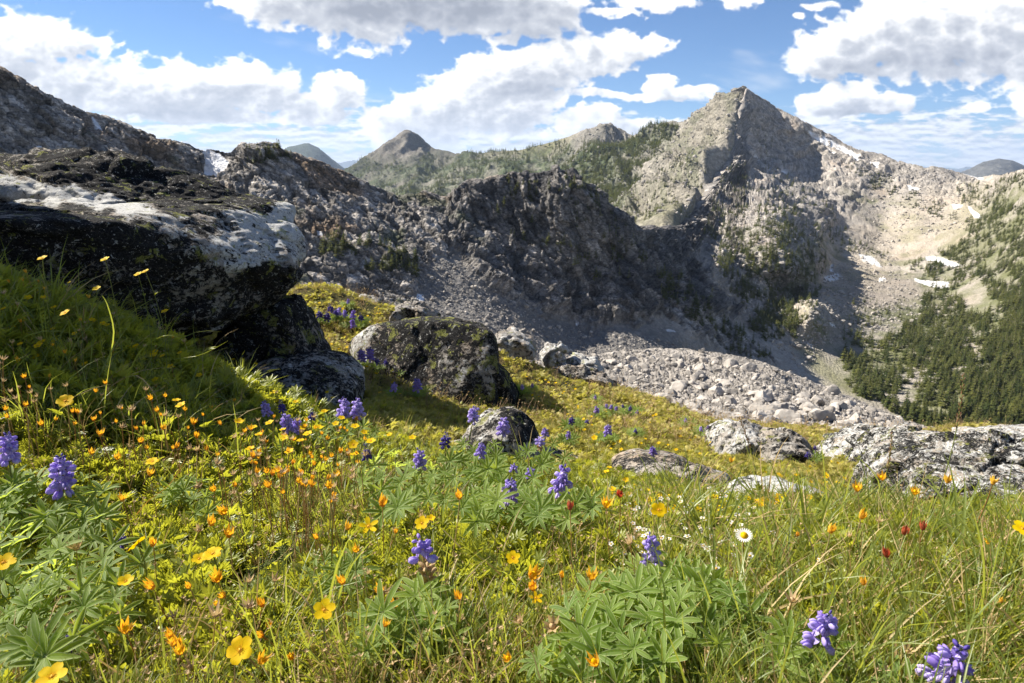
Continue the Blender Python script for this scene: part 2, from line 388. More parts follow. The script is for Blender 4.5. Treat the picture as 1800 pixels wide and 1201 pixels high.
# tilted strata: bring noise into a frame that dips to the lower right, as the slabs do
dip = np.array([[.80, 0, -.60], [.1, 1, 0], [.60, 0, .80]])
st1 = (W1@dip.T)
st1 = st1+np.stack([fbm(W1/8., 3, 101), fbm(W1/8., 3, 102), fbm(W1/8., 3, 103)], -1)*1.6
cm = cliffM[..., None]
stm = W1+np.stack([W1[..., 2]*.35, W1[..., 0]*0, W1[..., 0]*-.25], -1)+(st1-W1@dip.T)
fa, ca, ida = facets(np.where(cm > .5, stm/np.array([7., 9., 20.]), st1/np.array([17., 12., 4.6])), 3, .9)
fb, cb, idb = facets(np.where(cm > .5, stm/np.array([3., 4., 8.]), st1/np.array([7., 5., 1.9])), 8, .9)
fc, cc_, idc = facets(st1/np.array([2.2, 2.0, 1.0]), 14, .8)
far = sstep(450, 800, dep)
fd, cd, idd = facets(W1/np.array([40., 40., 26.]), 33, .9)
fe, ce, ide = facets(W1/np.array([14., 14., 10.]), 37, .9)
rg = fbm(W1/np.array([60., 60., 90.]), 5, 5, .5, ridged=True)
rgv = fbm(np.stack([W1[..., 0]/30., W1[..., 1]/30., W1[..., 2]/160.], -1), 4, 15, .5, ridged=True)
rgs = fbm(np.stack([W1[..., 0]/9.+W1[..., 2]/60., W1[..., 1]/12., W1[..., 2]/60.], -1), 3, 25, .5, ridged=True)
disp = rockM*((fa*2.3+fb*1.25+fc*.65)*(1-far)+(fd*9+fe*4)*far+rgv*4.5*(1+1.6*far)*np.clip(cliffM+peakR+knob, 0, 1)+rgs*3.2*cliffM) \
    + (1-rockM)*((fbm(W1/25., 4, 9)*2.0+fc*.35)*(1-far)+(fbm(W1/60., 5, 9)*6.0+fe*1.2)*far)+rg*rockM*3*(1+2*far)
edge = np.clip((np.arange(W1.shape[0])-10)/14., 0, 1)[:, None]   # keep the skyline where it is
lo_ = np.where((px1 > 1196) & (px1 < 1306), .85, .25); disp = disp*(lo_+(1-lo_)*edge)
W1d = W1+N1*disp[..., None]
# colours (surface colours, with shade painted into the crag and the scree below)
def col(*c): return np.array(c, float)
G = np.stack([W1[..., 0], W1[..., 1], W1[..., 2]], -1)
n_a = fbm(G/30., 5, 41); n_b = fbm(G/7., 4, 43); n_c = fbm(G/2.5, 3, 47)
scree = lerp3(col(.30, .27, .23), col(.39, .355, .31), sstep(-.4, .5, n_a+.5*n_b))
scree = lerp3(scree, col(.37, .29, .21), sstep(.1, .6, fbm(G/45., 4, 61))*.55)
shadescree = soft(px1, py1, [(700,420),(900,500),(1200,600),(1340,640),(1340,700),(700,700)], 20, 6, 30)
scree = lerp3(scree, col(.165, .158, .15), shadescree*.9)  # scree under the crag painted darker to stand for its shade
rock = lerp3(col(.13, .122, .113), col(.50, .46, .415), np.clip(.45+.55*n_b+.75*(idb-.5)+.55*(idc-.5)+.35*n_a, 0, 1))
rock = lerp3(rock, col(.42, .25, .12), np.clip(sstep(.15, .65, n_a+.35*(ida-.5)+.2*wxp)*.65, 0, 1)*(cliffL*.9+.35))
rock = lerp3(rock, col(.055, .055, .06), np.clip(cliffM*(.78+.5*n_a-.55*rgs), 0, .94))  # shade of the crag put into its colour, broken by dark streaks
rock = lerp3(rock, col(.09, .085, .075), np.clip(cliffL*sstep(.0, .5, n_a-.3*n_b)*.5, 0, .92))
dark = 1-(1-ca)*.5; dark *= 1-(1-cb)*.35
rock = rock*np.where(far > .5, 1, dark)[..., None]
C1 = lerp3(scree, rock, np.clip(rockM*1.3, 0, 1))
# lichen-green turf and moss
turf = soft(px1, py1, [(1300,430),(1350,560),(1460,600),(1500,740),(1600,800),(2200,830),(2200,280),(1780,296),(1700,420),(1560,340),(1540,330),(1480,330),(1560,440),(1480,440),(1440,420)], 30, 7, 30)
gn = sstep(.0, .45, fbm(G/22., 5, 71)+.10)
C1 = lerp3(C1, col(.115, .13, .05), turf*gn*.75)
C1 = lerp3(C1, col(.12, .125, .055), soft(px1, py1, [(1690,340),(2200,230),(2200,830),(1500,830),(1470,600),(1560,570),(1640,470)], 30, 8, 30)*.8*sstep(-.35, .3, n_a+.5*n_b))
C1 = lerp3(C1, col(.05, .065, .03), cliffL*sstep(.22, .5, fbm(G/12., 4, 73))*.7)
C1 = lerp3(C1, col(.16, .16, .075), soft(px1, py1, [(1390,590),(1430,600),(1500,680),(1540,720),(1470,690),(1420,650)], 12, 9, 20)*.7)
# the darker moraine dome and pale bowl
C1 = lerp3(C1, col(.27, .235, .20), soft(px1, py1, [(1480,500),(1540,480),(1610,490),(1625,520),(1560,540),(1490,545)], 12, 10, 16)*.8)
C1 = lerp3(C1, col(.42, .36, .285), soft(px1, py1, [(1560,380),(1640,340),(1720,330),(1700,420),(1560,470),(1440,520),(1400,620),(1380,560),(1450,470)], 20, 11, 30)*.45)
# snow patches
snow = np.zeros(px1.shape)
for poly, wv in [([(357,264),(372,266),(384,272),(392,276),(404,284),(406,292),(396,300),(388,310),(372,311),(356,309),(360,290),(358,276)], 4),
             ([(160,206),(166,208),(178,222),(182,232),(174,228),(166,218)], 2), ([(294,240),(320,247),(334,252),(310,248)], 2), ([(64,256),(72,256),(74,264),(66,264)], 1),
             ([(734,517),(746,518),(744,528),(748,532),(732,528)], 2),([(1406,210),(1420,228),(1450,240),(1480,258),(1512,278),(1506,284),(1478,272),(1464,262),(1444,254),(1424,238)], 3),([(1444,254),(1462,268),(1472,276),(1462,274)], 2),
             ([(1528,284),(1546,290),(1542,295),(1530,290)], 2),([(1682,298),(1730,314),(1722,316),(1696,306)], 1),([(1318,276),(1330,280),(1352,302),(1350,306),(1336,294)], 2),([(1364,294),(1380,302),(1388,308),(1376,304)], 2),
             ([(1594,326),(1616,332),(1614,336),(1598,334)], 2),([(1672,360),(1694,362),(1688,366),(1674,368)], 2),([(1700,362),(1720,376),(1722,384),(1708,380)], 2),([(1508,446),(1530,452),(1546,466),(1550,470),(1530,466),(1514,458)], 3),
             ([(1628,452),(1660,456),(1690,466),(1680,470),(1650,464),(1628,460)], 3),([(1606,488),(1630,492),(1666,496),(1668,508),(1640,506),(1612,496)], 3),([(1446,486),(1470,482),(1484,486),(1466,494),(1448,494)], 3),([(1456,468),(1462,466),(1464,480),(1458,478)], 1),
             ([(1412,600),(1424,602),(1432,612),(1420,612)], 2),([(1378,528),(1392,526),(1390,531)], 1),([(1253,648),(1274,640),(1276,652),(1256,656)], 3),([(1170,580),(1184,580),(1190,584),(1174,584)], 2),([(1102,532),(1114,540),(1122,546),(1108,540)], 2),
             ([(1460,566),(1468,572),(1470,578),(1460,572)], 1),([(1545,488),(1556,486),(1558,492),(1546,494)], 1),([(1010,568),(1018,570),(1012,574)], 1), ([(556,405),(566,406),(568,414),(558,412)], 1)]:
    snow = np.maximum(snow, soft(px1, py1, poly, wv*1.6, 20, 2, 4))
snow *= np.where(np.arange(W1.shape[0]) < 10, 0, 1)[:, None]
C1 = lerp3(C1, lerp3(col(.62, .60, .58), col(.80, .83, .87), sstep(-.35, .25, n_b)), sstep(.3, .75, snow+.25*n_c*(snow > .05)))
disp2 = np.where(snow > .4, .25, 1.0)
W1f = W1+N1*(disp*disp2)[..., None]
m_t1 = terrain_material('alpine_rock_and_scree', .45, .8)
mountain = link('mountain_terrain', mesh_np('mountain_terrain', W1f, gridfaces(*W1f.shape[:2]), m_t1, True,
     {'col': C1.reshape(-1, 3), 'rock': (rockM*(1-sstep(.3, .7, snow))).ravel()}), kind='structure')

# --- S2: far flank of the main peak, wooded shoulder and the pointed peak in the distance
crest2 = [(430,420,3300),(560,330,3200),(610,297,3100),(650,272,3050),(690,242,3000),(715,229,3000),(735,238,3000),(765,262,2950),(800,270,2800),(850,271,2600),(930,262,2350),(1000,240,2100),(1035,228,2050),(1048,222,2000),(1070,218,1960),(1085,226,1950),(1112,238,1900),
          (1150,228,1750),(1182,213,1650),(1200,216,1600),(1240,190,1500),(1290,160,1350),(1312,153,1315),(1345,190,1600),(1400,260,1800)]
ctrl2 = [(1295,216,1218),(1280,288,1078),(1241,347,917),(1215,384,737),(1191,400,578),(1200,300,1250),(1240,250,1290),(1150,300,1330),(1130,370,1000),(1090,350,1200),(1060,400,950),(1050,290,1600),(1000,290,1720),(900,300,1950),(950,380,1400),(800,320,2000),(700,330,2150),(600,350,2300),(720,290,2600),(760,300,2500),(670,300,2650),(800,400,1500),(500,450,2000),(1350,300,1500),(1180,260,1480),(1110,265,1720)]
cols2 = np.arange(470, 1400, 1.75)
W2, px2, py2 = sheet(crest2, [(400,460),(1400,440)], ctrl2, cols2, 170, jag=([400,600,700,730,760,1020,1040,1080,1110,1200,1320,1400], [0,1,3,3,.8,.8,5,5,1.5,2.5,3,0]), seed=9, jagscale=.06)
N2 = normals(W2)
f2a, c2a, i2a = facets(W2/np.array([60, 60, 40.]), 53, .9)
f2b, c2b, i2b = facets(W2/np.array([20, 20, 12.]), 57, .9)
edge2 = np.clip((np.arange(W2.shape[0])-10)/12., 0, 1)[:, None]
n2a = fbm(W2/200., 5, 91); n2b = fbm(W2/50., 4, 95)
rav = fbm(np.stack([W2[..., 0]/120., W2[..., 1]/300., W2[..., 2]/600.], -1), 4, 99, ridged=True)
rib2 = fbm(np.stack([(W2[..., 0]+W2[..., 2]*.7)/26., W2[..., 1]/120., W2[..., 2]/110.], -1), 4, 199, ridged=True)
d2 = (f2a*6+f2b*3.2+rav*36+rib2*17*sstep(1900, 1100, W2[..., 1])+n2a*14)*(.15+.85*edge2)*sstep(500, 1100, W2[..., 1]+200)
C2 = lerp3(col(.19, .175, .15), col(.36, .33, .28), np.clip(.5+.6*n2b+.4*(i2b-.5), 0, 1))
smooth_fl = soft(px2, py2, [(1300,150),(1290,200),(1280,280),(1190,420),(1090,420),(1140,330),(1200,260),(1260,190)], 24, 31, 20)
C2 = lerp3(C2, lerp3(col(.23, .21, .17), col(.15, .145, .085), sstep(0, .5, n2a+.3*n2b)), smooth_fl*.75)
woods = soft(px2, py2, [(440,460),(600,300),(650,285),(720,290),(770,266),(860,274),(1000,246),(1040,250),(1120,242),(1190,222),(1190,250),(1120,320),(1100,400),(1080,460)], 30, 32, 26)
C2 = lerp3(C2, col(.06, .08, .035), woods*np.clip(.75+1.2*n2b+.7*n2a, 0, 1)*.95)
crag2 = soft(px2, py2, [(1030,222),(1070,214),(1110,236),(1090,250),(1000,300),(940,330),(990,280)], 12, 33, 12)
C2 = lerp3(C2, col(.19, .178, .155), crag2*.8)
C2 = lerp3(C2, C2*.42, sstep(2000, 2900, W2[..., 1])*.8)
C2 = lerp3(C2, col(.085, .10, .045), smooth_fl*sstep(.05, .5, fbm2(px2*.035+py2*.03, py2*.012-px2*.01, 4, 333)+.12)*.7)
C2 = lerp3(C2, col(.17, .16, .08), soft(px2, py2, [(840,262),(1000,236),(1010,246),(930,276),(850,280)], 8, 34, 14)*.6)
arx = np.interp(py2, [100,155,215,285,345,380,400,470], [1316,1316,1299,1284,1244,1219,1196,1150])+34
ovr = np.clip(px2-arx+33, 0, 40); d2 = d2*np.clip((arx-34-px2)/12., .0, 1); W2[..., 1] += ovr*16; W2[..., 2] -= ovr*9
f2 = gridfaces(*W2.shape[:2]); f2 = f2[(px2 < arx).ravel()[f2].all(1)]
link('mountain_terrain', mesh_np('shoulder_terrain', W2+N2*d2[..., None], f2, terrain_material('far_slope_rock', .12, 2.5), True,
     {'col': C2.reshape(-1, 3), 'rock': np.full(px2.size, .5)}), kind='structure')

# --- S0: sunlit talus below the meadow
crest0 = [(500,720,150),(700,680,160),(850,650,175),(1000,628,195),(1100,616,215),(1180,612,225),(1280,622,225),(1340,636,222),(1400,660,210),(1480,690,190),(1560,726,165),(1640,756,140),(1700,790,120),(1850,880,95),(2000,950,80)]
ctrl0 = [(900,760,90),(1000,700,120),(1100,700,125),(1200,740,105),(1300,760,95),(1300,700,140),(1400,720,135),(1500,760,112),(1600,800,95),(1100,650,180),(1200,660,178),(1350,660,185),(1100,850,60),(1400,850,65),(1700,880,70),(700,760,90)]
cols0 = np.arange(560, 1960, 2.2)
W0, px0, py0 = sheet(crest0, [(500,860),(1400,900),(2000,1020)], ctrl0, cols0, 150, jag=2.5, seed=12, back=10, backrun=.35)
N0 = normals(W0)
f0a, c0a, i0a = facets(W0/np.array([2.6, 2.6, 2.0]), 63, .8); f0b, c0b, i0b = facets(W0/np.array([1.1, 1.1, .9]), 67, .8)
e0 = np.clip((np.arange(W0.shape[0])-10)/8., 0, 1)[:, None]
und = fbm(W0/30., 4, 66)*2.6
d0 = (f0a*.75+f0b*.35+und*.8)*(.2+.8*e0)
W2f = W2+N2*d2[..., None]
W0f = W0+N0*d0[..., None]
C0 = lerp3(col(.25, .23, .205), col(.45, .41, .365), np.clip(.5+.5*(i0a-.5)+.5*(i0b-.5)+.5*fbm(W0/12., 3, 68), 0, 1))
C0 = C0*(.25+.75*c0a*c0b)[..., None]
m_t0 = terrain_material('talus_rock', 1.6, .25)
link('talus_ground', mesh_np('talus_ground', W0f, gridfaces(*W0.shape[:2]), m_t0, True, {'col': C0.reshape(-1, 3), 'rock': np.full(px0.size, .4)}), kind='structure')

# --- distant blue mountains
def far_range(name, crest, Y, colr, seed, bot=330, jag=1.0):
    cols = np.arange(crest[0][0], crest[-1][0]+1, 2.0)
    cr = [(a, b, Y*(c if c else 1)) for a, b, c in crest]
    mid = [(a, b+25, Y*.93*(c if c else 1)) for a, b, c in crest]+[(a, bot+20, Y*.84) for a, b, c in crest]
    W, px, py = sheet(cr, [(-500, bot), (2500, bot)], mid, cols, 46, jag=jag, seed=seed, back=6, jagscale=.04)
    rv = fbm(np.stack([W[..., 0]/(Y*.04), W[..., 1]/(Y*.08), W[..., 2]/(Y*.06)], -1), 5, seed, ridged=True)
    e = np.clip((np.arange(W.shape[0])-6)/8., 0, 1)[:, None]
    nn = fbm(W/(Y*.012), 4, seed+3)
    c = lerp3(col(*colr)*.8, col(*colr)*1.25, np.clip(.5+nn, 0, 1))
    return link(name, mesh_np(name, W+normals(W)*(rv*Y*.006*e)[..., None], gridfaces(*W.shape[:2]), m_far, True, {'col': c.reshape(-1, 3), 'rock': np.full(px.size, .3)}), kind='structure')
m_far = terrain_material('distant_mountain', .02, 10)
far_range('distant_hills', [(440,330,1),(480,275,1),(505,259,1),(530,253,1),(543,252,1),(560,260,1),(585,280,1),(605,296,1),(650,320,1),(700,340,1)], 7500, (.045, .06, .045), 201)
far_range('distant_hills', [(1600,330,1),(1680,305,1),(1700,299,1),(1730,284,1),(1756,279,1),(1780,282,1),(1810,296,1),(1850,310,1),(1900,325,1)], 6500, (.09, .09, .085), 203, jag=.8)
far_range('distant_hills', [(-600,290,1),(-100,284,1),(300,292,1),(480,286,1),(560,284,1),(600,286,1),(615,282,1),(640,284,1),(680,289,1),(900,284,1),(1200,292,1),(1500,284,1),(1640,294,1),(1680,296,1),(1750,290,1),(1900,292,1),(2400,286,1)], 26000, (.05, .06, .06), 207, bot=320, jag=1.5)
gp = 60000
link('valley_ground', mesh_np('valley_ground', [(-gp, -8000, -420), (gp, -8000, -420), (gp, gp, -420), (-gp, gp, -420)], [(0, 1, 2, 3)], m_far, True, {'col': np.tile(col(.10, .11, .07), (4, 1)), 'rock': np.zeros(4)}), kind='structure')

def on_sheet(k, W, px, py):
    """points of sheet k seen at these pixels"""
    c0, dc, cp, bp, nr, bk = SHEETS[k]
    ci = np.clip(((px-c0)/dc).astype(int), 0, len(cp)-1); t_ = (py-cp[ci])/(bp[ci]-cp[ci])
    ok = (t_ > .012) & (t_ < .99); ri = np.clip((t_*(nr-1)).astype(int)+bk, 0, W.shape[0]-1)
    return W[ri, ci], ok, ri, ci
# ------------------------------------------------------------------ meadow hillside
gc = [(0,1201,.62),(450,1201,.59),(900,1201,.57),(1350,1201,.57),(1800,1201,.57),(0,1000,.90),(450,1000,.87),(900,1000,.86),(1350,1000,.86),(1800,1000,.86),
      (0,850,1.1),(300,850,1.2),(600,850,1.38),(900,850,1.6),(1200,860,1.9),(1500,900,1.55),(1800,930,1.25),
      (0,700,1.35),(250,700,1.6),(0,566,1.56),(110,580,1.66),(220,606,1.84),(400,680,2.2),(600,720,2.55),(800,745,2.9),(930,725,3.4),(1100,760,3.2),(1300,830,2.6),(1450,850,2.4),(1650,875,2.1),(1900,850,2.0),
      (540,513,5.4),(620,600,4.2),(700,550,5.1),(900,628,5.2),(1000,660,5.0),(1150,715,4.6),(1280,747,4.3),(1450,765,4.6),(1600,770,5.0),(1800,768,5.5)]
gw = [tuple(P(*c)) for c in gc]
gw += [(-2.6,8,-1.9),(0,8,-3.2),(3,7,-3.7),(6,6,-4.2),(-6,8,-1.4),(0,14,-8.5),(8,14,-10),(-10,14,-6),(-4,0,-.25),(0,0,-.52),(4,0,-.7),(0,-3,-.3),(-2.5,1.5,-.25),(-4,3.5,-.7),(3,2,-1.0),(4.5,4,-2.2),(-2.2,5,-1.0),(0,30,-19),(20,30,-23),(-22,30,-14),(0,75,-52),(60,75,-56),(-60,75,-40)]
gw = np.array(gw); _g = tps_fit(gw[:, :2]/5, gw[:, 2], 1e-5)
def Hg(x, y):
    x = np.asarray(x, float); y = np.asarray(y, float)
    return _g(x/5, y/5)+(fbm2(x*1.7, y*1.7, 4, 301)*.05)*np.clip(y*.5, .3, 6)
def place(px, py, h=0.0, y0=.3, y1=9.0):
    """where the line of sight of a pixel passes h above the meadow"""
    Y = np.geomspace(y0, y1, 260); W = P(px, py, Y); d = W[:, 2]-Hg(W[:, 0], W[:, 1])-h
    k = np.argmax(d < 0)
    if d[k] >= 0: return None
    if k == 0: return W[0]
    a, b = d[k-1], d[k]; s = a/(a-b); return W[k-1]*(1-s)+W[k]*s
xs = np.sinh(np.linspace(-5.6, 5.6, 420))*.72; ys = np.concatenate([-np.geomspace(4, .05, 14)+.1, np.geomspace(.16, 85, 330)])
GX, GY = np.meshgrid(xs, ys); GZ = Hg(GX, GY)
m, t = new_mat('meadow_soil')
tc = t.n('ShaderNodeTexCoord').outputs['Object']
n1 = t.noise(3.2, 5, .6, tc); n2 = t.noise(40, 4, .6, tc)
c = t.mix(t.ramp(n1, [(.4, 0), (.6, 1)]), (.07, .052, .022, 1), (.065, .07, .02, 1)); c = t.mix(1.0, c, t.ramp(n2, [(.3, .4), (.7, 1.4)]), 'MULTIPLY')
finish(t, c, 1.0, n2, .02, 1.0, .1)
link('meadow_ground', mesh_np('meadow_ground', np.stack([GX, GY, GZ], -1)[..., :], gridfaces(*GX.shape)[:, ::-1], m), kind='structure')

# ------------------------------------------------------------------ boulders of the meadow
def lichen_mat(name, black=.5, white=.5, yellow=.3, warm=.0, scale=1.0, tone=1.0):
    m, t = new_mat(name)
    tc = t.n('ShaderNodeTexCoord').outputs['Object']
    pale = t.n('ShaderNodeAttribute', attribute_name='pale').outputs['Fac']
    w = t.mix(.06, tc, t.noise(9*scale, 3, .6, tc, out=1))
    gr = t.noise(260*scale, 2, .6, tc)
    base = t.mix(t.ramp(gr, [(.35, 0), (.65, 1)]), (.20*tone, .19*tone, .18*tone, 1), (.46*tone, .43*tone, .385*tone, 1))
    base = t.mix(t.ramp(t.noise(2.5*scale, 4, .6, tc), [(.4, 0), (.7, min(1, .25+warm))]), base, (.40, .27, .15, 1))
    pp = t.math('MULTIPLY', t.math('SUBTRACT', pale, .5), .24)
    nb = t.noise(5.5*scale, 9, .74, w, .3); nb2 = t.noise(38*scale, 5, .75, w)
    fb = t.math('SUBTRACT', t.math('ADD', t.math('MULTIPLY', nb, .56), t.math('MULTIPLY', nb2, .44)), pp)
    e = .5+(.5-black)*.22
    mb = t.ramp(fb, [(e-.012, 0), (e+.022, 1)])
    ng = t.noise(120*scale, 3, .7, tc)
    blk = t.mix(t.ramp(ng, [(.45, 0), (.75, 1)]), (.012, .012, .013, 1), (.06, .058, .055, 1))
    nw = t.noise(7*scale, 9, .76, t.n('ShaderNodeVectorMath', {0: w, 1: (5.2, 1.7, 3.3)}, operation='ADD').outputs[0], .2)
    nw2 = t.noise(55*scale, 4, .7, w)
    fw = t.math('ADD', t.math('ADD', t.math('MULTIPLY', nw, .58), t.math('MULTIPLY', nw2, .42)), pp)
    e2 = .5+(.5-white)*.22
    mw = t.ramp(fw, [(e2, 0), (e2+.03, 1)])
    wht = t.mix(t.ramp(ng, [(.35, 0), (.65, 1)]), (.36, .36, .345, 1), (.64, .635, .61, 1))
    sp1 = t.noise(48*scale, 3, .8, t.n('ShaderNodeVectorMath', {0: w, 1: (8.2, 3.7, 6.3)}, operation='ADD').outputs[0]); sp2 = t.noise(30*scale, 4, .8, t.n('ShaderNodeVectorMath', {0: w, 1: (1.2, 9.7, 4.3)}, operation='ADD').outputs[0])
    fleck = t.ramp(sp1, [(.615, 0), (.64, 1)]); pock = t.ramp(sp2, [(.585, 0), (.61, .9)])
    wht = t.mix(pock, wht, blk); blk2 = t.mix(fleck, blk, (.36, .36, .34, 1))
    c = t.mix(mw, base, wht); c = t.mix(mb, c, blk2)
    ny = t.noise(11*scale, 6, .7, t.n('ShaderNodeVectorMath', {0: w, 1: (2.2, 7.7, 1.3)}, operation='ADD').outputs[0])
    e3 = .60-.1*yellow
    my = t.math('MULTIPLY', t.ramp(ny, [(e3, 0), (e3+.03, 1)]), t.ramp(ng, [(.4, .2), (.55, .9)]))
    c = t.mix(my, c, (.25, .26, .07, 1))
    h = t.math('ADD', t.math('ADD', t.math('MULTIPLY', mb, .5), t.math('MULTIPLY', nb2, 1.3)), t.math('ADD', t.math('MULTIPLY', ng, .35), t.math('MULTIPLY', mw, .3)))
    finish(t, c, .95, h, .012/scale, 1.0, .08)
    return m
L_big = lichen_mat('black_crusted_granite', .62, .46, .15, .05, 1.5)
L_mid = lichen_mat('yellow_lichen_granite', .60, .40, .5, .25, 1.3, .9)
L_pale = lichen_mat('pale_lichen_granite', .46, .50, .2, .15, 1.5, 1.1)
L_right = lichen_mat('speckled_weathered_granite', .72, .46, .25, .45, 2.2, 1.0)
L_bare = lichen_mat('bare_granite', .34, .44, .05, .30, 1.4, .95)
def hull_planes(pts, c):
    bm = bmesh.new(); vs = [bm.verts.new(tuple(p)) for p in pts]
    bmesh.ops.convex_hull(bm, input=vs); bmesh.ops.recalc_face_normals(bm, faces=bm.faces)
    out = []
    for f in bm.faces:
        if f.calc_area() < 1e-7: continue
        n = f.normal.copy(); d = (f.calc_center_median()-Vector(c)).dot(n)
        if d < 0: n, d = -n, -d
        out.append((*n, max(d, .02)))
    bm.free(); return np.array(out)
_ico = {}
def ico(sub):
    if sub not in _ico:
        bm = bmesh.new(); bmesh.ops.create_icosphere(bm, subdivisions=sub, radius=1)
        _ico[sub] = (np.array([v.co for v in bm.verts]), np.array([[v.index for v in f.verts] for f in bm.faces])); bm.free()
    return _ico[sub]
def rock(hulls, centre, mat, label, sub=6, soft_=16, rough=.03, fscale=.25, seed=0, palepoly=None, name='boulder', group=None, pale=.4, join=45., strata=0.):
    c = np.array(centre, float); D, Fc = ico(sub)
    allp = np.concatenate([np.array(h) for h in hulls]); ext = (allp.max(0)-allp.min(0)); D = D*ext; D = D/np.linalg.norm(D, axis=1, keepdims=True)
    rs = []
    for h in hulls:
        pl = hull_planes(h, c)
        q = np.maximum(D@pl[:, :3].T, 0)/pl[:, 3][None]
        rs.append((q**soft_).sum(1)**(-1./soft_))
    r = rs[0]
    for r2 in rs[1:]: r = (r**join+r2**join)**(1/join)
    V = c+D*r[:, None]; sz = float(np.median(r)); s = 1/fscale
    n = fbm(V*s, 5, seed, .55)*1.0; fa_, ck, _ = facets(V*s*1.3+n[:, None]*.15, seed+3, .8)
    fb_, ck2, _ = facets(V*s*4.1+n[:, None]*.2, seed+5, .8)
    fi = fbm(V*s*9, 4, seed+9, .6)
    pit = fbm(V*s*22, 3, seed+12, .6, ridged=True)
    d = rough*(n*.85+fa_*.95+fb_*.34+fi*.26)
    V = V+D*d[:, None]
    base = np.array([c[0], c[1], V[:, 2].min()])
    px, py = PIX(V)
    pv = np.full(len(V), pale)
    for poly, val in (palepoly or []): 
        mk = soft(px, py, poly, 26, seed+20, 14); pv = pv*(1-mk)+val*mk
    V = V-base
    return link(name, mesh_np(name, V, Fc, mat, True, {'pale': pv}), label=label, cat='boulder', group=group, loc=base)
def H_(*pts): return [P(*p) for p in pts]
def sil(poly, Ym, th, tilt=0.0, shrink=.7):
    """solid from an outline: the outline at mid depth, smaller copies of it in front and behind"""
    cx = sum(p[0] for p in poly)/len(poly); cy2 = sum(p[1] for p in poly)/len(poly)
    o = []
    for x, y in poly:
        o.append(P(x, y, Ym))
        for s, dy, k in ((shrink, -th/2, 0), (shrink, th/2, 1)):
            q = P(cx+(x-cx)*s, cy2+(y-cy2)*s, Ym)
            q[1] += dy; q[2] += -dy*0.0-(.12*th if k else 0)+tilt*(dy)
            o.append(q)
    return o, P(cx, cy2, Ym)
slab = H_((-320,335,3.4),(0,330,3.3),(300,345,3.5),(480,345,3.6),(540,352,3.5),(569,440,3.05),(556,396,3.3),(566,465,2.95),(-320,395,1.95),(0,382,2.0),(130,380,2.1),(250,425,2.3),(500,478,2.62),
          (-320,540,2.0),(0,540,2.1),(200,580,2.3),(370,604,2.6),(430,585,2.7),(490,545,2.8),(545,500,2.9),(-320,590,3.2),(300,590,3.6),(480,525,3.6))
hump = H_((-320,300,3.3),(-60,280,3.3),(20,264,3.4),(110,256,3.5),(170,254,3.5),(230,260,3.6),(330,306,3.6),(400,336,3.7),(490,352,3.7),(-320,335,2.7),(0,296,2.95),(60,310,2.9),(150,345,2.9),(250,367,2.95),(400,384,3.2),(490,378,3.4),
          (-320,480,2.9),(300,480,3.4),(450,430,3.5),(0,420,4.3),(300,400,4.4),(100,290,4.0),(-320,300,3.9))
rock([slab, hump], P(150,425,3.35), L_big, 'huge flat-topped boulder crusted with black and white lichen overhanging the meadow on the left', 7, 24, .042, .26, 5,
     [([(0,300),(60,318),(150,335),(260,362),(400,380),(520,385),(545,430),(420,440),(300,420),(160,380),(0,345)], .66), ([(400,345),(470,338),(530,350),(556,395),(560,430),(500,430),(430,405),(400,380)], 1.12),
      ([(0,310),(110,330),(200,345),(270,372),(200,372),(100,352),(0,350)], 1.3), ([(380,400),(540,420),(560,450),(520,480),(420,480),(330,450)], .8), ([(300,470),(400,480),(420,560),(330,590),(280,540)], .55), ([(0,395),(250,430),(330,470),(420,560),(380,605),(0,600)], .42), ([(420,480),(560,460),(540,520),(430,590)], .36), ([(120,255),(500,330),(480,372),(300,360),(150,330),(60,290)], .22), ([(80,370),(200,372),(300,420),(260,470),(120,440)], .25)], pale=.42)
rock([H_((-190,60,1.78),(-650,-150,1.6),(-180,500,1.72),(-700,-200,2.1),(-430,-420,2.3),(-300,-300,2.5),(-200,0,2.55),(-160,300,2.5),(-700,60,3.4),(-420,-100,3.1),(-150,200,3.3),(-150,420,3.4),(-700,700,2.0),(-180,640,2.3),(-180,600,3.4),(-700,600,3.6))], P(-400,350,2.8), L_big, 'tall dark boulder added out of view past the left edge to shade the bank', 5, 16, .03, .3, 6)  # unseen rock, added and shaped to throw shade over the left bank
h, c = sil([(370,620),(395,560),(445,530),(500,508),(530,512),(550,548),(572,590),(590,634),(560,650),(400,660)], 3.12, .45, 0, .8)
rock([h], c, L_mid, 'dark wedge-shaped boulder propping up the overhang of the huge boulder', 6, 14, .02, .2, 11, pale=.35)
h, c = sil([(400,655),(470,634),(560,630),(620,650),(645,680),(640,730),(560,760),(430,750)], 2.72, .7, .25, .8)
rock([h], c, L_big, 'low lichened slab lying in the shade beneath the huge boulder', 6, 12, .02, .2, 12, pale=.55)
h, c = sil([(-20,705),(30,672),(90,660),(150,662),(200,680),(225,712),(200,745),(0,745)], 1.55, .25, .1)
rock([h], c, L_bare, 'small grey rock half hidden by dry flower stems at the left edge', 5, 12, .012, .12, 13, pale=.5)
rock([H_((612,604,3.95),(622,596,3.78),(655,574,3.72),(700,567,3.68),(760,564,3.6),(830,570,3.55),(865,584,3.5),(874,604,3.5),(650,572,4.05),(720,558,4.15),(790,556,4.15),(850,568,3.95),(872,590,3.75),(612,625,3.85),
     (640,690,3.5),(760,740,3.3),(868,740,3.3),(880,690,3.5),(700,700,4.5),(880,700,4.2))], P(750,640,3.8), L_mid, 'big block of granite with a dark front face spotted with yellow lichen in mid meadow', 6, 70, .015, .22, 21,
     [([(770,600),(860,600),(870,700),(820,700),(780,640)], .55), ([(610,560),(660,580),(650,660),(600,640)], .75)], pale=.28)
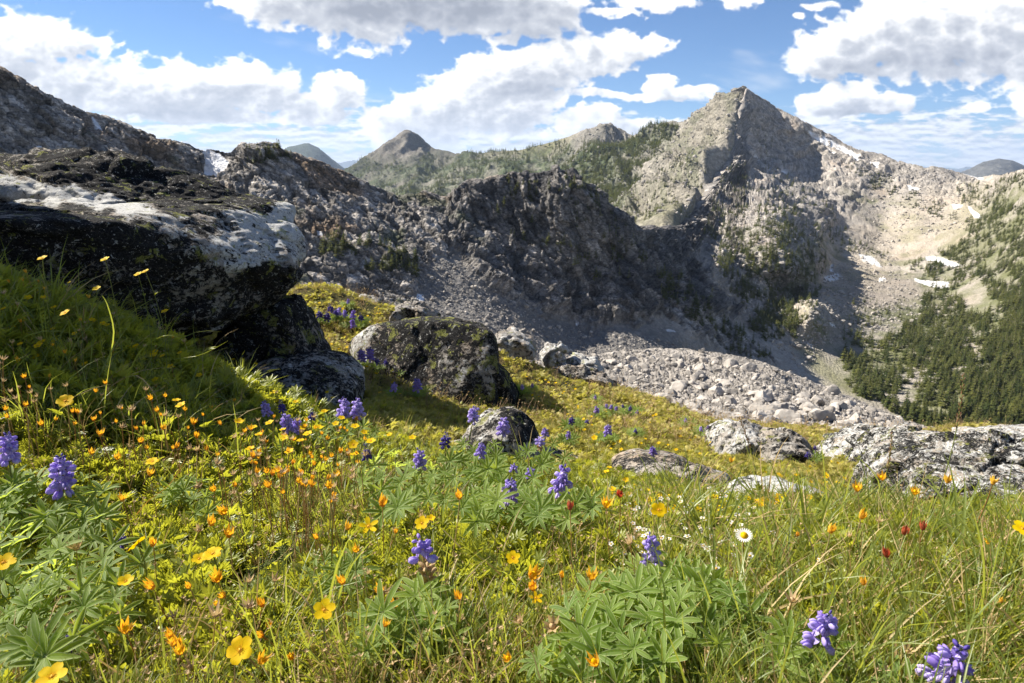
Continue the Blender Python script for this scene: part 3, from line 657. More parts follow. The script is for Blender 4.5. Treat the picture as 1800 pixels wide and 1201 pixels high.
h, c = sil([(860,640),(872,628),(890,645),(915,692),(905,725),(850,725)], 3.62, .35)
rock([h], c, L_mid, 'narrow dark wedge of rock against the right end of the big granite block', 5, 14, .012, .12, 22, pale=.3)
A, c1 = sil([(790,800),(805,760),(845,722),(890,706),(928,722),(955,755),(960,800),(900,850),(800,850)], 2.35, .45, .05, .75)
B, _ = sil([(900,760),(955,752),(1000,772),(1021,800),(1022,830),(990,850),(900,850)], 2.3, .4, 0, .8)
C_, _ = sil([(765,785),(790,765),(830,752),(860,760),(860,830),(770,830)], 2.3, .35, 0, .8)
rock([A, B, C_], P(890,800,2.33), L_pale, 'humped grey boulder rising behind the lupin leaves near the middle', 6, 14, .014, .14, 23, [([(870,720),(940,720),(955,770),(900,780)], .1), ([(950,760),(1025,780),(1025,840),(980,840)], .35)], pale=.5)
simple = [([(690,552),(697,532),(715,525),(745,530),(768,548),(772,565),(690,565)], 5.0, .5, L_bare, 'small dark rock with a pale top on the meadow crest behind the granite block', .4),
          ([(612,535),(630,523),(650,521),(668,530),(668,542),(612,542)], 5.4, .4, L_pale, 'low pale rock at the far left of the meadow crest', .6),
          ([(862,590),(880,578),(905,578),(935,592),(948,606),(944,622),(900,625),(866,612)], 4.8, .5, L_bare, 'rounded pale-topped boulder on the crest right of the granite block', .55),
          ([(950,620),(965,606),(985,604),(1000,618),(1002,640),(955,640)], 5.25, .4, L_pale, 'little peaked pale rock on the meadow crest', .7),
          ([(985,640),(1010,624),(1045,628),(1062,645),(1060,665),(990,665)], 5.3, .5, L_pale, 'bright flat rock lying behind the dark jagged crest rock', .7),
          ([(975,655),(990,643),(1030,645),(1070,655),(1088,680),(1084,698),(1030,694),(980,672)], 4.9, .45, L_bare, 'dark jagged rock with rusty side at the edge of the meadow above the talus', .35),
          ([(1236,790),(1255,760),(1285,740),(1315,738),(1332,755),(1330,790),(1300,812),(1240,812)], 4.0, .5, L_pale, 'white-speckled boulder standing left of a darker round boulder near the meadow edge', .62),
          ([(1316,800),(1325,775),(1350,760),(1390,757),(1416,772),(1420,800),(1400,822),(1320,825)], 3.7, .45, L_bare, 'round dark-topped boulder beside the white-speckled boulder near the meadow edge', .35),
          ([(1225,760),(1232,748),(1255,745),(1268,752),(1266,762),(1230,764)], 4.2, .3, L_bare, 'tiny grey rock behind purple lupins at the meadow edge', .5),
          ([(1440,880),(1470,830),(1510,790),(1560,762),(1600,750),(1636,762),(1652,782),(1645,850),(1560,910),(1450,910)], 2.75, .9, L_right, 'large pale lichened boulder sloping down behind the tall grass', .72),
          ([(1530,900),(1560,830),(1610,795),(1680,775),(1760,768),(1900,772),(2050,800),(2050,980),(1750,960),(1600,930)], 2.0, .8, L_right, 'broad speckled boulder filling the right edge above the grass', .66),
          ([(1080,858),(1100,840),(1150,824),(1220,826),(1290,846),(1310,866),(1250,885),(1120,875)], 2.75, .9, L_bare, 'rusty brown slab of bedrock breaking through the grass', .35),
          ([(1190,862),(1205,844),(1240,832),(1275,840),(1300,860),(1290,875),(1200,880)], 2.55, .5, L_pale, 'pale plate of rock on the near side of the rusty slab', .7),
          ([(1290,890),(1330,868),(1400,862),(1450,868),(1480,890),(1450,915),(1320,915)], 2.2, .5, L_pale, 'low whitish slab between the grass and the pale boulder', .75),
          ([(1400,790),(1430,765),(1480,757),(1540,760),(1560,790),(1500,800)], 5.2, .8, L_pale, 'flat bleached slab at the rim of the meadow', .85),
          ([(1700,775),(1740,762),(1800,756),(1900,750),(1900,800),(1700,800)], 4.5, .8, L_pale, 'mossy pale rock on the skyline behind the broad speckled boulder', .6)]
for i, (po, Y, th, mt, lb, pl) in enumerate(simple):
    if i in (6, 7, 8, 11, 12, 13):          # these stand on the near slope: take the distance from their foot
        cxp = sum(p[0] for p in po)/len(po); pb = max(p[1] for p in po)-(10 if i < 9 else 14)
        q_ = place(cxp, pb); Y = float(q_[1])+(.1 if i < 9 else .25)
    h, c = sil(po, Y, th, 0, .78); rock([h], c, mt, lb, 5 if i not in (9, 10) else 7, 30, .011*Y if Y > 3 else .034, .05*Y if Y > 3 else .16, 40+i, pale=pl)
# ------------------------------------------------------------------ small mesh kit for plants
class MB:
    def __init__(s): s.v = []; s.f = []; s.a = []; s.m = []
    def quadstrip(s, pts, widths, side, m=0, fold=0.0, up=None, tip=1.0, a0=0.0):
        """leaf: centre line, half widths, side vectors; folded along the midrib; attribute 'edge' 0 at the midrib, 1 at the rim"""
        b = len(s.v); n = len(pts)
        for i in range(n):
            p = pts[i]; w = widths[i]; sd = side[i] if isinstance(side, list) else side; u = (up[i] if isinstance(up, list) else up) if up is not None else Vector((0, 0, 1))
            s.v += [p+sd*w+u*w*fold, p, p-sd*w+u*w*fold]; s.a += [1, a0, 1]
        for i in range(n-1):
            k = b+3*i; s.f += [(k, k+1, k+4, k+3), (k+1, k+2, k+5, k+4)]; s.m += [m, m]
    def tube(s, pts, r0, r1, m=0, k=4):
        b = len(s.v); n = len(pts)
        for i, p in enumerate(pts):
            d = (pts[min(i+1, n-1)]-pts[max(i-1, 0)]).normalized(); x = d.orthogonal().normalized(); y = d.cross(x); r = r0+(r1-r0)*i/(n-1)
            for j in range(k):
                a = 2*math.pi*j/k; s.v.append(p+x*(r*math.cos(a))+y*(r*math.sin(a))); s.a.append(.3)
        for i in range(n-1):
            for j in range(k): s.f.append((b+i*k+j, b+i*k+(j+1) % k, b+(i+1)*k+(j+1) % k, b+(i+1)*k+j)); s.m.append(m)
    def blob(s, c, rx, ry, rz, rot=None, m=0, n=6, rings=3, e=.5, jit=0):
        b = len(s.v); R = rot or Matrix.Identity(3)
        for i in range(rings+2):
            th = math.pi*i/(rings+1)
            for j in range(n):
                a = 2*math.pi*j/n; q = 1+rnd.uniform(-jit, jit)
                s.v.append(c+R@Vector((rx*math.sin(th)*math.cos(a)*q, ry*math.sin(th)*math.sin(a)*q, rz*math.cos(th)))); s.a.append(e)
        for i in range(rings+1):
            for j in range(n): s.f.append((b+i*n+j, b+i*n+(j+1) % n, b+(i+1)*n+(j+1) % n, b+(i+1)*n+j)); s.m.append(m)
    def add(s, o, M, scale=1):
        b = len(s.v); s.v += [M@(v*scale) for v in o.v]; s.f += [tuple(i+b for i in f) for f in o.f]; s.a += o.a; s.m += o.m
    def mesh(s, name, mats, smooth=True):
        return mesh_np(name, [tuple(v) for v in s.v], s.f, mats, smooth, {'edge': s.a}, s.m)
def V3(x, y, z): return Vector((x, y, z))
def rotm(d, roll=0.0):
    """matrix taking +Z to d"""
    return (Vector(d).to_track_quat('Z', 'Y').to_matrix() @ Matrix.Rotation(roll, 3, 'Z'))
def curve(a, b, sag=0.0, n=5, side=None):
    o = []; sd = side or Vector((0, 0, 1))
    for i in range(n): t_ = i/(n-1); o.append(a.lerp(b, t_)+sd*(sag*4*t_*(1-t_)))
    return o

def leaf_mat(name, c1, c2, edge=None, trans=.45, tcol=(.30, .42, .06), rough=.55, spec=.35, inst=True, edgepos=.8):
    m, t = new_mat(name)
    r = t.n('ShaderNodeObjectInfo').outputs['Random']
    tc = t.n('ShaderNodeTexCoord').outputs['Object']
    n = t.noise(14, 3, .6, tc)
    f = t.math('ADD', t.math('MULTIPLY', r, .6), t.math('MULTIPLY', n, .5))
    c = t.mix(t.ramp(f, [(.15, 0), (.9, 1)]), (*c1, 1), (*c2, 1))
    tcn = t.mix(t.ramp(f, [(.15, 0), (.9, 1)]), (*[x*.7 for x in tcol], 1), (*tcol, 1))
    if edge:
        e = t.n('ShaderNodeAttribute', attribute_name='edge').outputs['Fac']
        em = t.ramp(e, [(0, .35), (.12, 0), (edgepos, 0), (1, 1)])
        c = t.mix(em, c, (*edge, 1)); tcn = t.mix(em, tcn, (*edge, 1))
    finish(t, c, rough, None, spec=spec, trans=trans, tcol=tcn)
    return m
def plain(name, c, rough=.6, trans=None, tcol=None, c2=None, spec=.3):
    m, t = new_mat(name)
    col_ = (*c, 1)
    if c2: 
        r = t.math('ADD', t.math('MULTIPLY', t.n('ShaderNodeObjectInfo').outputs['Random'], .6), t.math('MULTIPLY', t.noise(60, 2, .5, t.n('ShaderNodeTexCoord').outputs['Object']), .4))
        col_ = t.mix(t.ramp(r, [(.2, 0), (.8, 1)]), (*c, 1), (*c2, 1))
    finish(t, col_, rough, None, spec=spec, trans=trans, tcol=(*tcol, 1) if tcol else None)
    return m
M_cover = leaf_mat('cinquefoil_leaf', (.10, .14, .018), (.26, .275, .035), None, .40, (.72, .72, .05), .42, .45)
M_silver = leaf_mat('grey_green_leaf', (.13, .17, .09), (.24, .27, .15), None, .35, (.36, .42, .15))
M_grass = leaf_mat('grass_blade', (.07, .12, .02), (.20, .23, .05), None, .42, (.58, .62, .07), .4, .5)
M_straw = plain('dry_straw', (.36, .25, .10), .7, .3, (.50, .34, .12), (.52, .42, .22))
M_far = leaf_mat('meadow_turf_blade', (.14, .15, .03), (.48, .41, .11), None, .40, (.70, .64, .10))
M_lup = leaf_mat('lupin_leaf', (.07, .14, .018), (.17, .24, .030), (.50, .56, .26), .50, (.66, .80, .07), .6, .25, edgepos=.72)
M_stem = leaf_mat('green_stem', (.12, .16, .04), (.22, .24, .07), None, .25, (.4, .42, .1))
M_redstem = plain('reddish_dry_stem', (.26, .12, .035), .6, .25, (.5, .24, .05), (.42, .27, .09))
M_petal = plain('yellow_petal', (.74, .47, .003), .6, .38, (.85, .56, .002), (.76, .55, .004), .12)
M_eye = plain('golden_flower_centre', (.62, .33, .02), .7)
M_head = plain('orange_seed_head', (.64, .29, .025), .6, .42, (.98, .50, .02), (.78, .52, .06))
M_husk = plain('straw_coloured_husk', (.48, .34, .17), .75, .3, (.6, .42, .18), (.55, .40, .24))
M_purple = plain('violet_lupin_petal', (.30, .21, .60), .55, .36, (.52, .38, .9), (.60, .52, .84))
M_purple2 = plain('dark_indigo_lupin_bud', (.06, .045, .26), .55, .22, (.12, .09, .5), (.11, .07, .34))
M_lilac = plain('pale_lilac_lupin_petal', (.42, .34, .70), .5, .35, (.6, .45, .9), (.50, .36, .72))
M_white = plain('white_petal', (.78, .76, .70), .6, .35, (.85, .82, .75))
M_red = plain('red_bud', (.36, .09, .04), .5, .3, (.7, .08, .03))

# ------------------------------------------------------------------ ground cover (stuff)
LIB = bpy.data.collections.new('tuft_shapes')        # shapes for the scattered ground cover, not linked to the scene
def lib(sub, me):
    c = bpy.data.collections.get(sub)
    if c is None: c = bpy.data.collections.new(sub)
    o = bpy.data.objects.new(me.name, me); c.objects.link(o); return c
def scatter(name, pts, rot, scl, idx, coll, label=None, parent=None):
    me = bpy.data.meshes.new(name); me.vertices.add(len(pts)); me.vertices.foreach_set('co', np.asarray(pts, np.float32).ravel())
    me.attributes.new('rot', 'FLOAT_VECTOR', 'POINT').data.foreach_set('vector', np.asarray(rot, np.float32).ravel())
    me.attributes.new('scl', 'FLOAT_VECTOR', 'POINT').data.foreach_set('vector', np.asarray(scl, np.float32).ravel())
    me.attributes.new('idx', 'INT', 'POINT').data.foreach_set('value', np.asarray(idx, np.int32))
    o = link(name, me, kind='stuff', label=label)
    if parent: o.parent = parent
    ng = bpy.data.node_groups.new(name, 'GeometryNodeTree')
    ng.interface.new_socket('Geometry', in_out='INPUT', socket_type='NodeSocketGeometry'); ng.interface.new_socket('Geometry', in_out='OUTPUT', socket_type='NodeSocketGeometry')
    N = ng.nodes; L = ng.links
    gi = N.new('NodeGroupInput'); go = N.new('NodeGroupOutput'); ip = N.new('GeometryNodeInstanceOnPoints')
    ci = N.new('GeometryNodeCollectionInfo'); ci.inputs['Collection'].default_value = coll; ci.inputs['Separate Children'].default_value = True; ci.inputs['Reset Children'].default_value = True
    def at(nm, ty):
        n = N.new('GeometryNodeInputNamedAttribute'); n.data_type = ty; n.inputs['Name'].default_value = nm; return n.outputs['Attribute']
    L.new(gi.outputs[0], ip.inputs['Points']); L.new(ci.outputs[0], ip.inputs['Instance']); ip.inputs['Pick Instance'].default_value = True
    L.new(at('idx', 'INT'), ip.inputs['Instance Index']); L.new(at('rot', 'FLOAT_VECTOR'), ip.inputs['Rotation']); L.new(at('scl', 'FLOAT_VECTOR'), ip.inputs['Scale'])
    L.new(ip.outputs[0], go.inputs[0])
    md = o.modifiers.new('scatter', 'NODES'); md.node_group = ng
    return o
def cinq_tuft(n=16, R=.035, seed=0):
    """tuft of fan-divided leaves"""
    r = random.Random(seed); b = MB()
    for i in range(n):
        az = r.uniform(0, 2*math.pi); el = r.uniform(.25, 1.35); L = R*r.uniform(.6, 1.25)
        d = V3(math.cos(az)*math.cos(el), math.sin(az)*math.cos(el), math.sin(el)); o = V3(r.uniform(-1, 1), r.uniform(-1, 1), 0)*R*.5
        e = o+d*L; b.tube([o, e], .0005, .0004, 0, 3)
        sd = d.cross(V3(0, 0, 1)); sd = sd.normalized() if sd.length > .1 else V3(1, 0, 0); up = sd.cross(d)
        k = r.choice((5, 7)); Ll = R*r.uniform(.38, .6)
        dd0 = (d+V3(0, 0, -.35)+V3(r.uniform(-.3, .3), r.uniform(-.3, .3), 0)).normalized()
        for j in range(k):
            a = (j-(k-1)/2)*.55; q = (dd0*math.cos(a)+sd*math.sin(a)).normalized(); s2 = (sd*math.cos(a)-dd0*math.sin(a)).normalized(); ll = Ll*(1-.06*abs(j-(k-1)/2))
            b.quadstrip([e, e+q*ll*.6+up*ll*.06, e+q*ll], [.0003, ll*.17, .0004], s2, 0, .5, up)
    return b
def fern_tuft(n=12, R=.045, seed=0):
    """feathery pinnate leaves"""
    r = random.Random(seed); b = MB()
    for i in range(n):
        az = r.uniform(0, 2*math.pi); el = r.uniform(.5, 1.4); L = R*r.uniform(.7, 1.3)
        d = V3(math.cos(az)*math.cos(el), math.sin(az)*math.cos(el), math.sin(el)); o = V3(r.uniform(-1, 1), r.uniform(-1, 1), 0)*R*.3
        sd = d.cross(V3(0, 0, 1)); sd = sd.normalized() if sd.length > .1 else V3(1, 0, 0); up = sd.cross(d); k = 6
        b.tube([o, o+d*L], .0005, .0003, 0, 3)
        for j in range(k):
            p = o+d*L*(.25+.75*j/k); ll = L*.26*(1-.35*j/k)
            for s_ in (-1, 1):
                q = (sd*s_+d*.8+up*.3).normalized(); b.quadstrip([p, p+q*ll*.6, p+q*ll], [.0004, ll*.15, .0003], d, 0, .3, up)
    return b
def blade(b, o, d0, L, w, bend, r, m=0, n=6):
    d = d0.normalized(); sd = d.cross(V3(0, 0, 1)); sd = sd.normalized() if sd.length > .05 else V3(1, 0, 0)
    sd = (Matrix.Rotation(r.uniform(-1.2, 1.2), 3, d)@sd); hz = V3(d.x, d.y, 0); hz = hz.normalized() if hz.length > .05 else V3(1, 0, 0)
    pts = []; p = o.copy(); st = L/(n-1)
    for i in range(n):
        pts.append(p.copy()); d = (d+hz*bend/n*2*(i/n+.3)-V3(0, 0, bend/n*1.5*(i/n+.3))).normalized(); p = p+d*st
    b.quadstrip(pts, [w*(1-(i/(n-1))**2.2)+.00012 for i in range(n)], sd, m, .5)
def grass_tuft(n=26, L=.10, w=.0011, seed=0, spread=.5, strawf=.15, bend=.8):
    r = random.Random(seed); b = MB()
    for i in range(n):
        az = r.uniform(0, 2*math.pi); q = r.uniform(0, 1)*spread
        blade(b, V3(math.cos(az), math.sin(az), 0)*r.uniform(0, .014), V3(math.cos(az)*q, math.sin(az)*q, 1), L*r.uniform(.5, 1.15), w*r.uniform(.7, 1.3), r.uniform(.1, 1)*bend, r, 1 if r.random() < strawf else 0)
    return b
for i in range(5): lib('cover_leaf', cinq_tuft(16, .034, i).mesh('leaf_tuft', [M_cover]))
for i in range(4): lib('cover_leaf', fern_tuft(11, .042, 20+i).mesh('feather_tuft', [M_cover]))
for i in range(3): lib('cover_leaf', fern_tuft(12, .030, 30+i).mesh('silver_tuft', [M_silver]))
for i in range(4): lib('cover_grass', grass_tuft(22, .085, .0009, 40+i, .8, .22).mesh('grass_tuft', [M_grass, M_straw]))
for i in range(3): lib('cover_longgrass', grass_tuft(12, .17, .0016, 50+i, .55, .12, 1.3).mesh('long_grass', [M_grass, M_straw]))
for i in range(4): lib('cover_turf', grass_tuft(34, .075, .0012, 60+i, 1.1, .45).mesh('turf_tuft', [M_far, M_straw]))
for i in range(3): lib('cover_turf', cinq_tuft(14, .045, 70+i).mesh('turf_leaf', [M_far]))
def twig_tuft(n, seed):
    r = random.Random(seed); b = MB()
    for i in range(n):
        az = r.uniform(0, 6.28); e = V3(math.cos(az)*r.uniform(.01, .05), math.sin(az)*r.uniform(.01, .05), r.uniform(.02, .075))
        b.tube(curve(V3(0, 0, 0), e, r.uniform(-.01, .01), 4, V3(1, .3, 0)), .0006, .0003, 0, 3)
        if r.random() < .6:
            for j in range(5):
                a = j*1.256+r.random(); q = V3(math.cos(a), math.sin(a), .8).normalized(); b.quadstrip([e, e+q*.002, e+q*.0042], [.0003, .0008, .0002], q.cross(V3(0, 0, 1)).normalized(), 0, .3)
    return b
for i in range(4): lib('cover_dry', twig_tuft(7, 80+i).mesh('dry_twigs', [M_husk]))

M_darkleaf = M_cover
RK = []   # shadows of the rocks' footprints, so that nothing grows out of them
for o in bpy.data.objects:
    if o.name.startswith('boulder'):
        co = np.empty(len(o.data.vertices)*3, np.float32); o.data.vertices.foreach_get('co', co); co = co.reshape(-1, 3)+np.array(o.location)
        RK.append(co[::(7 if len(co) > 5000 else 1)])
RKA = np.concatenate(RK)
cellk = {}
for p in RKA: 
    k = (int(math.floor(p[0]/.06)), int(math.floor(p[1]/.06)))
    a = cellk.get(k)
    cellk[k] = (min(p[2], a[0]), max(p[2], a[1])) if a else (p[2], p[2])
def rocktop(x, y):
    a = cellk.get((int(math.floor(x/.06)), int(math.floor(y/.06))))
    return a
def cover_points(n, y0, y1, seed, dens=None, ppx=(-700, 2500), pw=1.0):
    n = int(n*1.38) if ppx[0] == -700 else n
    """points spread over the ground, in view of the picture and a good step beyond it"""
    r = np.random.RandomState(seed); u = r.rand(n); Y = (y0**(-pw)+(y1**(-pw)-y0**(-pw))*u)**(-1/pw) if pw else y0*(y1/y0)**u
    px = r.uniform(ppx[0], ppx[1], n); x = (px-900)/F*Y*1.06; z = Hg(x, Y)
    keep = np.ones(n, bool)
    for i in range(n):
        a = rocktop(x[i], Y[i])
        if a and a[0] < z[i]+.10 and a[1] > z[i]+.03: keep[i] = False
    W = np.stack([x, Y, z], -1); PX, PY = PIX(W)
    if dens is not None: keep &= r.rand(n) < dens(PX, PY, W)
    return W[keep], PX[keep], PY[keep], r
def put(name, coll, W, r, nvar, smin, smax, tilt=.35, label=None, sink=.006, idx=None, big=None):
    n = len(W); rot = np.stack([r.uniform(-tilt, tilt, n), r.uniform(-tilt, tilt, n), r.uniform(0, 6.283, n)], -1)
    s = r.uniform(smin, smax, n)*(big if big is not None else 1.0); W = W.copy(); W[:, 2] -= sink
    scatter(name, W, rot, np.repeat(s[:, None], 3, 1), r.randint(0, nvar, n) if idx is None else idx, bpy.data.collections[coll], label)
def patch(W, s, seed): return fbm2(W[:, 0]*s, W[:, 1]*s, 4, seed)
W, PX, PY, r = cover_points(30000, .28, 3.6, 401, lambda px, py, W: .35+1.2*(patch(W, 4.5, 404) > -.22), pw=0.5)
silv = (patch(W, 2.4, 402) > .16) & (r.rand(len(W)) < .7)
fern = patch(W, 3.0, 403) > 0
idx = np.where(silv, r.randint(9, 12, len(W)), np.where(fern & (r.rand(len(W)) < .8), r.randint(5, 9, len(W)), r.randint(0, 5, len(W))))
put('cinquefoil_leaf_cover', 'cover_leaf', W, r, 12, .5, 1.05, .5, 'low bright green mat of small divided leaves covering the meadow', .008, idx)
W, PX, PY, r = cover_points(5200, .28, 3.6, 411, lambda px, py, W: .12+.9*(patch(W, 1.6, 412) > .05)*.6+.25*(px > 1150), pw=.5)
put('short_grass', 'cover_grass', W, r, 4, .5, 1.25, .4, 'short fine grass growing through the leaf mat')
W, PX, PY, r = cover_points(1500, .33, 2.2, 421, lambda px, py, W: .02+.30*(px > 1150)*(W[:, 1] < 1.7)+.30*((px < 560) & (W[:, 1] > 1.3)), pw=.3)
put('long_grass', 'cover_longgrass', W, r, 3, .5, 1.05, .3, 'long arching grass blades among the leaves')
W, PX, PY, r = cover_points(5200, .3, 3.4, 431, lambda px, py, W: .22+.35*(patch(W, 1.9, 432) > 0), pw=.4)
put('dry_twigs', 'cover_dry', W, r, 4, .5, 1.1, .5, 'withered straw-coloured stalks caught in the leaf mat')
W, PX, PY, r = cover_points(2600, 1.3, 2.3, 451, lambda px, py, W: .3+1.2*(patch(W, 5.0, 452) > -.1), (-200, 560), pw=.2)
put('bank_herbs', 'cover_leaf', W, r, 9, .45, 1.75, .5, 'taller herb leaves heaped on the left bank in front of the huge boulder', .005)
W, PX, PY, r = cover_points(240, 1.25, 2.1, 471, lambda px, py, W: .35+.6*(patch(W, 3.0, 472) > 0), (-200, 430), pw=.2)
put('bank_grass', 'cover_longgrass', W, r, 3, .55, 1.15, .45, 'loose tufts of long grass on the left bank in front of the huge boulder')
W, PX, PY, r = cover_points(3200, 3.0, 9, 461, None, pw=.35)
put('meadow_dry_stalks', 'cover_dry', W, r, 4, .8, 1.8, .5, 'bleached dead stalks standing in the far turf')
W, PX, PY, r = cover_points(46000, 2.2, 11, 441, lambda px, py, W: .45+.8*(patch(W, 2.2, 442) > -.1), pw=.35)
W = W[Hg(W[:, 0], W[:, 1])-W[:, 2] < 1]
put('meadow_turf', 'cover_turf', W, r, 7, .3, .95, .5, 'yellowish green turf on the far part of the meadow', .008, np.where(r.rand(len(W)) < .86, r.randint(0, 4, len(W)), r.randint(4, 7, len(W))))

LM = [(16,785,'the lupin cut by the left edge'),(112,826,'the stout lavender lupin'),(112,1124,'the dark lupin spike at lower left'),(212,945,'the grey-green lupin foliage'),(616,712,'the lupins before the shaded slab'),(512,740,'the purple bunch left of the middle'),
      (646,800,'the faded lupin spike'),(738,803,'the half hidden lupin spike'),(783,767,'the dark lupin bud'),(884,742,'the tall violet lupin'),(893,858,'the deep-blue lupin'),(986,835,'the two-toned lupin'),(755,985,'the pod-bearing lupin'),(1147,962,'the compact lupin head'),
      (1438,1096,'the leaning lupin'),(1658,1150,'the corner lupin'),(1308,942,'the white daisy'),(423,1143,'the largest yellow flower'),(570,1073,'the sideways yellow flower'),(92,1190,'the bottom-left yellow flower'),(115,706,'the big flower before the small rock'),
      (374,974,'the flat-faced yellow flower'),(221,1023,'the ragged yellow flower'),(268,812,'the edge-on yellow flower'),(648,926,'the star-shaped flower'),(902,981,'the lone yellow flower'),(1158,897,'the bright flower over white ones'),(1150,1090,'the broad lupin cushion'),
      (75,455,'the highest bank flower'),(248,480,'the twin bank flowers'),(115,551,'the wide bank flower'),(290,548,'the right bank flower'),(430,640,'the shaded hollow'),(330,880,'the flowerless rosette'),(590,1010,'the silvery young lupin'),(480,860,'the dense orange stand'),(345,750,'the head before the hollow'),
      (870,760,'the humped boulder'),(760,600,'the granite block'),(905,600,'the rounded crest boulder'),(1030,665,'the jagged crest rock'),(1282,775,'the white-speckled boulder'),(1370,790,'the round dark boulder'),(1190,830,'the rusty slab'),(1550,810,'the large pale boulder'),(1700,840,'the broad speckled boulder'),(730,540,'the small dark crest rock'),(1068,753,'the lupin above the slab'),(578,548,'the four crest lupins')]
LM += [(1380,878,'the low whitish slab'),(1400,845,'the hoop-shaped dark blade'),(1285,812,'the orange head before the slab'),(1612,812,'the crimson bud'),(1450,800,'the thin upright blade'),(1090,872,'the red bud above white flowers'),(1507,862,'the lower orange head'),
       (1200,960,'the straw stalk by the cushion'),(1250,880,'the near end of the slab'),(1100,790,'the upper end of the slab'),(1148,789,'the lone turf lupin'),(1235,752,'the brink lupins'),(1083,716,'the row of small lupins'),(1000,760,'the lupin behind the humped boulder'),(637,618,'the two dense spikes'),(734,671,'the lupin before the block'),
       (690,652,'the flower pair before the block'),(600,800,'the golden stand'),(540,900,'the bright mat'),(420,800,'the thin orange thicket'),(200,720,'the dry stems by the small rock'),(60,650,'the upper left stems'),(940,1040,'the golden star'),(1040,1018,'the orange-red head'),(1559,978,'the crumpled pink head')]
_used = {}
def near_lm(px, py, k=0):
    d = sorted(((px-a)**2+(py-b)**2*1.3, a, b, n) for a, b, n in LM)[k]
    dx, dy = px-d[1], py-d[2]; q = math.hypot(dx, dy); far_ = 'close ' if q < 28 else 'well ' if q > 75 else ''
    v = 'above' if dy < 0 else 'below'; h = 'left' if dx < 0 else 'right'
    w = v if abs(dy) > 2.2*abs(dx) else (h+' of') if abs(dx) > 2.2*abs(dy) else v+' and '+h+' of'
    return (far_+w+' '+d[3])
def uniq(head, px, py):
    """label by the nearest landmark; the second nearest is named too when that place is taken"""
    l = head+' '+near_lm(px, py)
    for k2 in (1, 2, 3, 4, 5):
        if l not in _used: break
        l2 = head+' '+near_lm(px, py)+', toward '+near_lm(px, py, k2).split(' the ')[-1]
        if len(l2.split()) <= 16: l = l2
    _used[l] = 1
    return l
# ------------------------------------------------------------------ conifers
m, t = new_mat('conifer_needles')
r_ = t.n('ShaderNodeObjectInfo').outputs['Random']; nn = t.noise(1.5, 3, .6, t.n('ShaderNodeTexCoord').outputs['Object'])
c = t.mix(t.ramp(t.math('ADD', t.math('MULTIPLY', r_, .7), t.math('MULTIPLY', nn, .4)), [(.2, 0), (.9, 1)]), (.028, .044, .012, 1), (.12, .125, .032, 1))
finish(t, c, .8, None, spec=.15, trans=.25, tcol=(.24, .28, .05, 1)); M_needle = m
M_bark = plain('conifer_bark', (.12, .09, .07), .9, c2=(.22, .18, .15))
def conifer(h, w, tiers, per, seed, trunk=True, crown=True):
    r = random.Random(seed); b = MB()
    if trunk: b.tube([V3(0, 0, -.4), V3(0, 0, h*.5), V3(0, 0, h*.93)], h*.018, h*.004, 1, 5)
    if crown:
        for i in range(tiers):
            f = i/(tiers-1); z = h*(.10+.88*f); L = w*(1-f)**.75*r.uniform(.8, 1.15)+w*.08
            for j in range(per):
                a = 2*math.pi*(j+r.random()*.8)/per+i*1.3; l = L*r.uniform(.55, 1.15); zz = z+r.uniform(-.03, .03)*h
                d = V3(math.cos(a), math.sin(a), r.uniform(-.45, .05)+.35*f); p0 = V3(0, 0, zz); sd = V3(-math.sin(a), math.cos(a), r.uniform(-.2, .2))
                b.quadstrip([p0, p0+d*l*.5+V3(0, 0, .03*h), p0+d*l], [l*.10, l*.30, l*.03], sd, 0, r.uniform(-.5, .1))
        b.quadstrip([V3(0, 0, h*.9), V3(0, 0, h*.96), V3(0, 0, h)], [w*.1, w*.07, .01], V3(1, 0, 0), 0, .3)
    return b
for i in range(5): lib('far_conifer', conifer(7+i*.6, 2.1+.3*(i % 3), 8, 6, 500+i).mesh('far_conifer', [M_needle, M_bark], False))
def krummholz(seed):
    r = random.Random(seed); b = MB()
    for k in range(5):
        c = conifer(2.8*r.uniform(.6, 1.1), 1.5, 5, 5, seed*7+k); b.add(c, Matrix.Translation(V3(r.uniform(-1.6, 1.6), r.uniform(-1.6, 1.6), 0)))
    return b
for i in range(3): lib('far_conifer', krummholz(530+i).mesh('krummholz', [M_needle, M_bark], False))
def tree_points(k, W, poly, n, seed, clump=.0, cs=.02):
    r = np.random.RandomState(seed); pa = np.array(poly, float); px = r.uniform(pa[:, 0].min(), pa[:, 0].max(), n); py = r.uniform(pa[:, 1].min(), pa[:, 1].max(), n)
    wx = fbm2(px*.03, py*.03, 3, seed)*14; wy = fbm2(px*.03+7, py*.03, 3, seed+1)*14
    m_ = inpoly(px+wx, py+wy, poly)
    if clump: m_ &= (fbm2(px*cs, py*cs*1.4, 4, seed+2) > clump-.5+r.rand(n)*.25-.12)
    px, py = px[m_], py[m_]; Q, ok, ri, ci = on_sheet(k, W, px, py)
    if k == 0: ok &= snow[ri, ci] < .3
    return Q[ok], px[ok], py[ok]
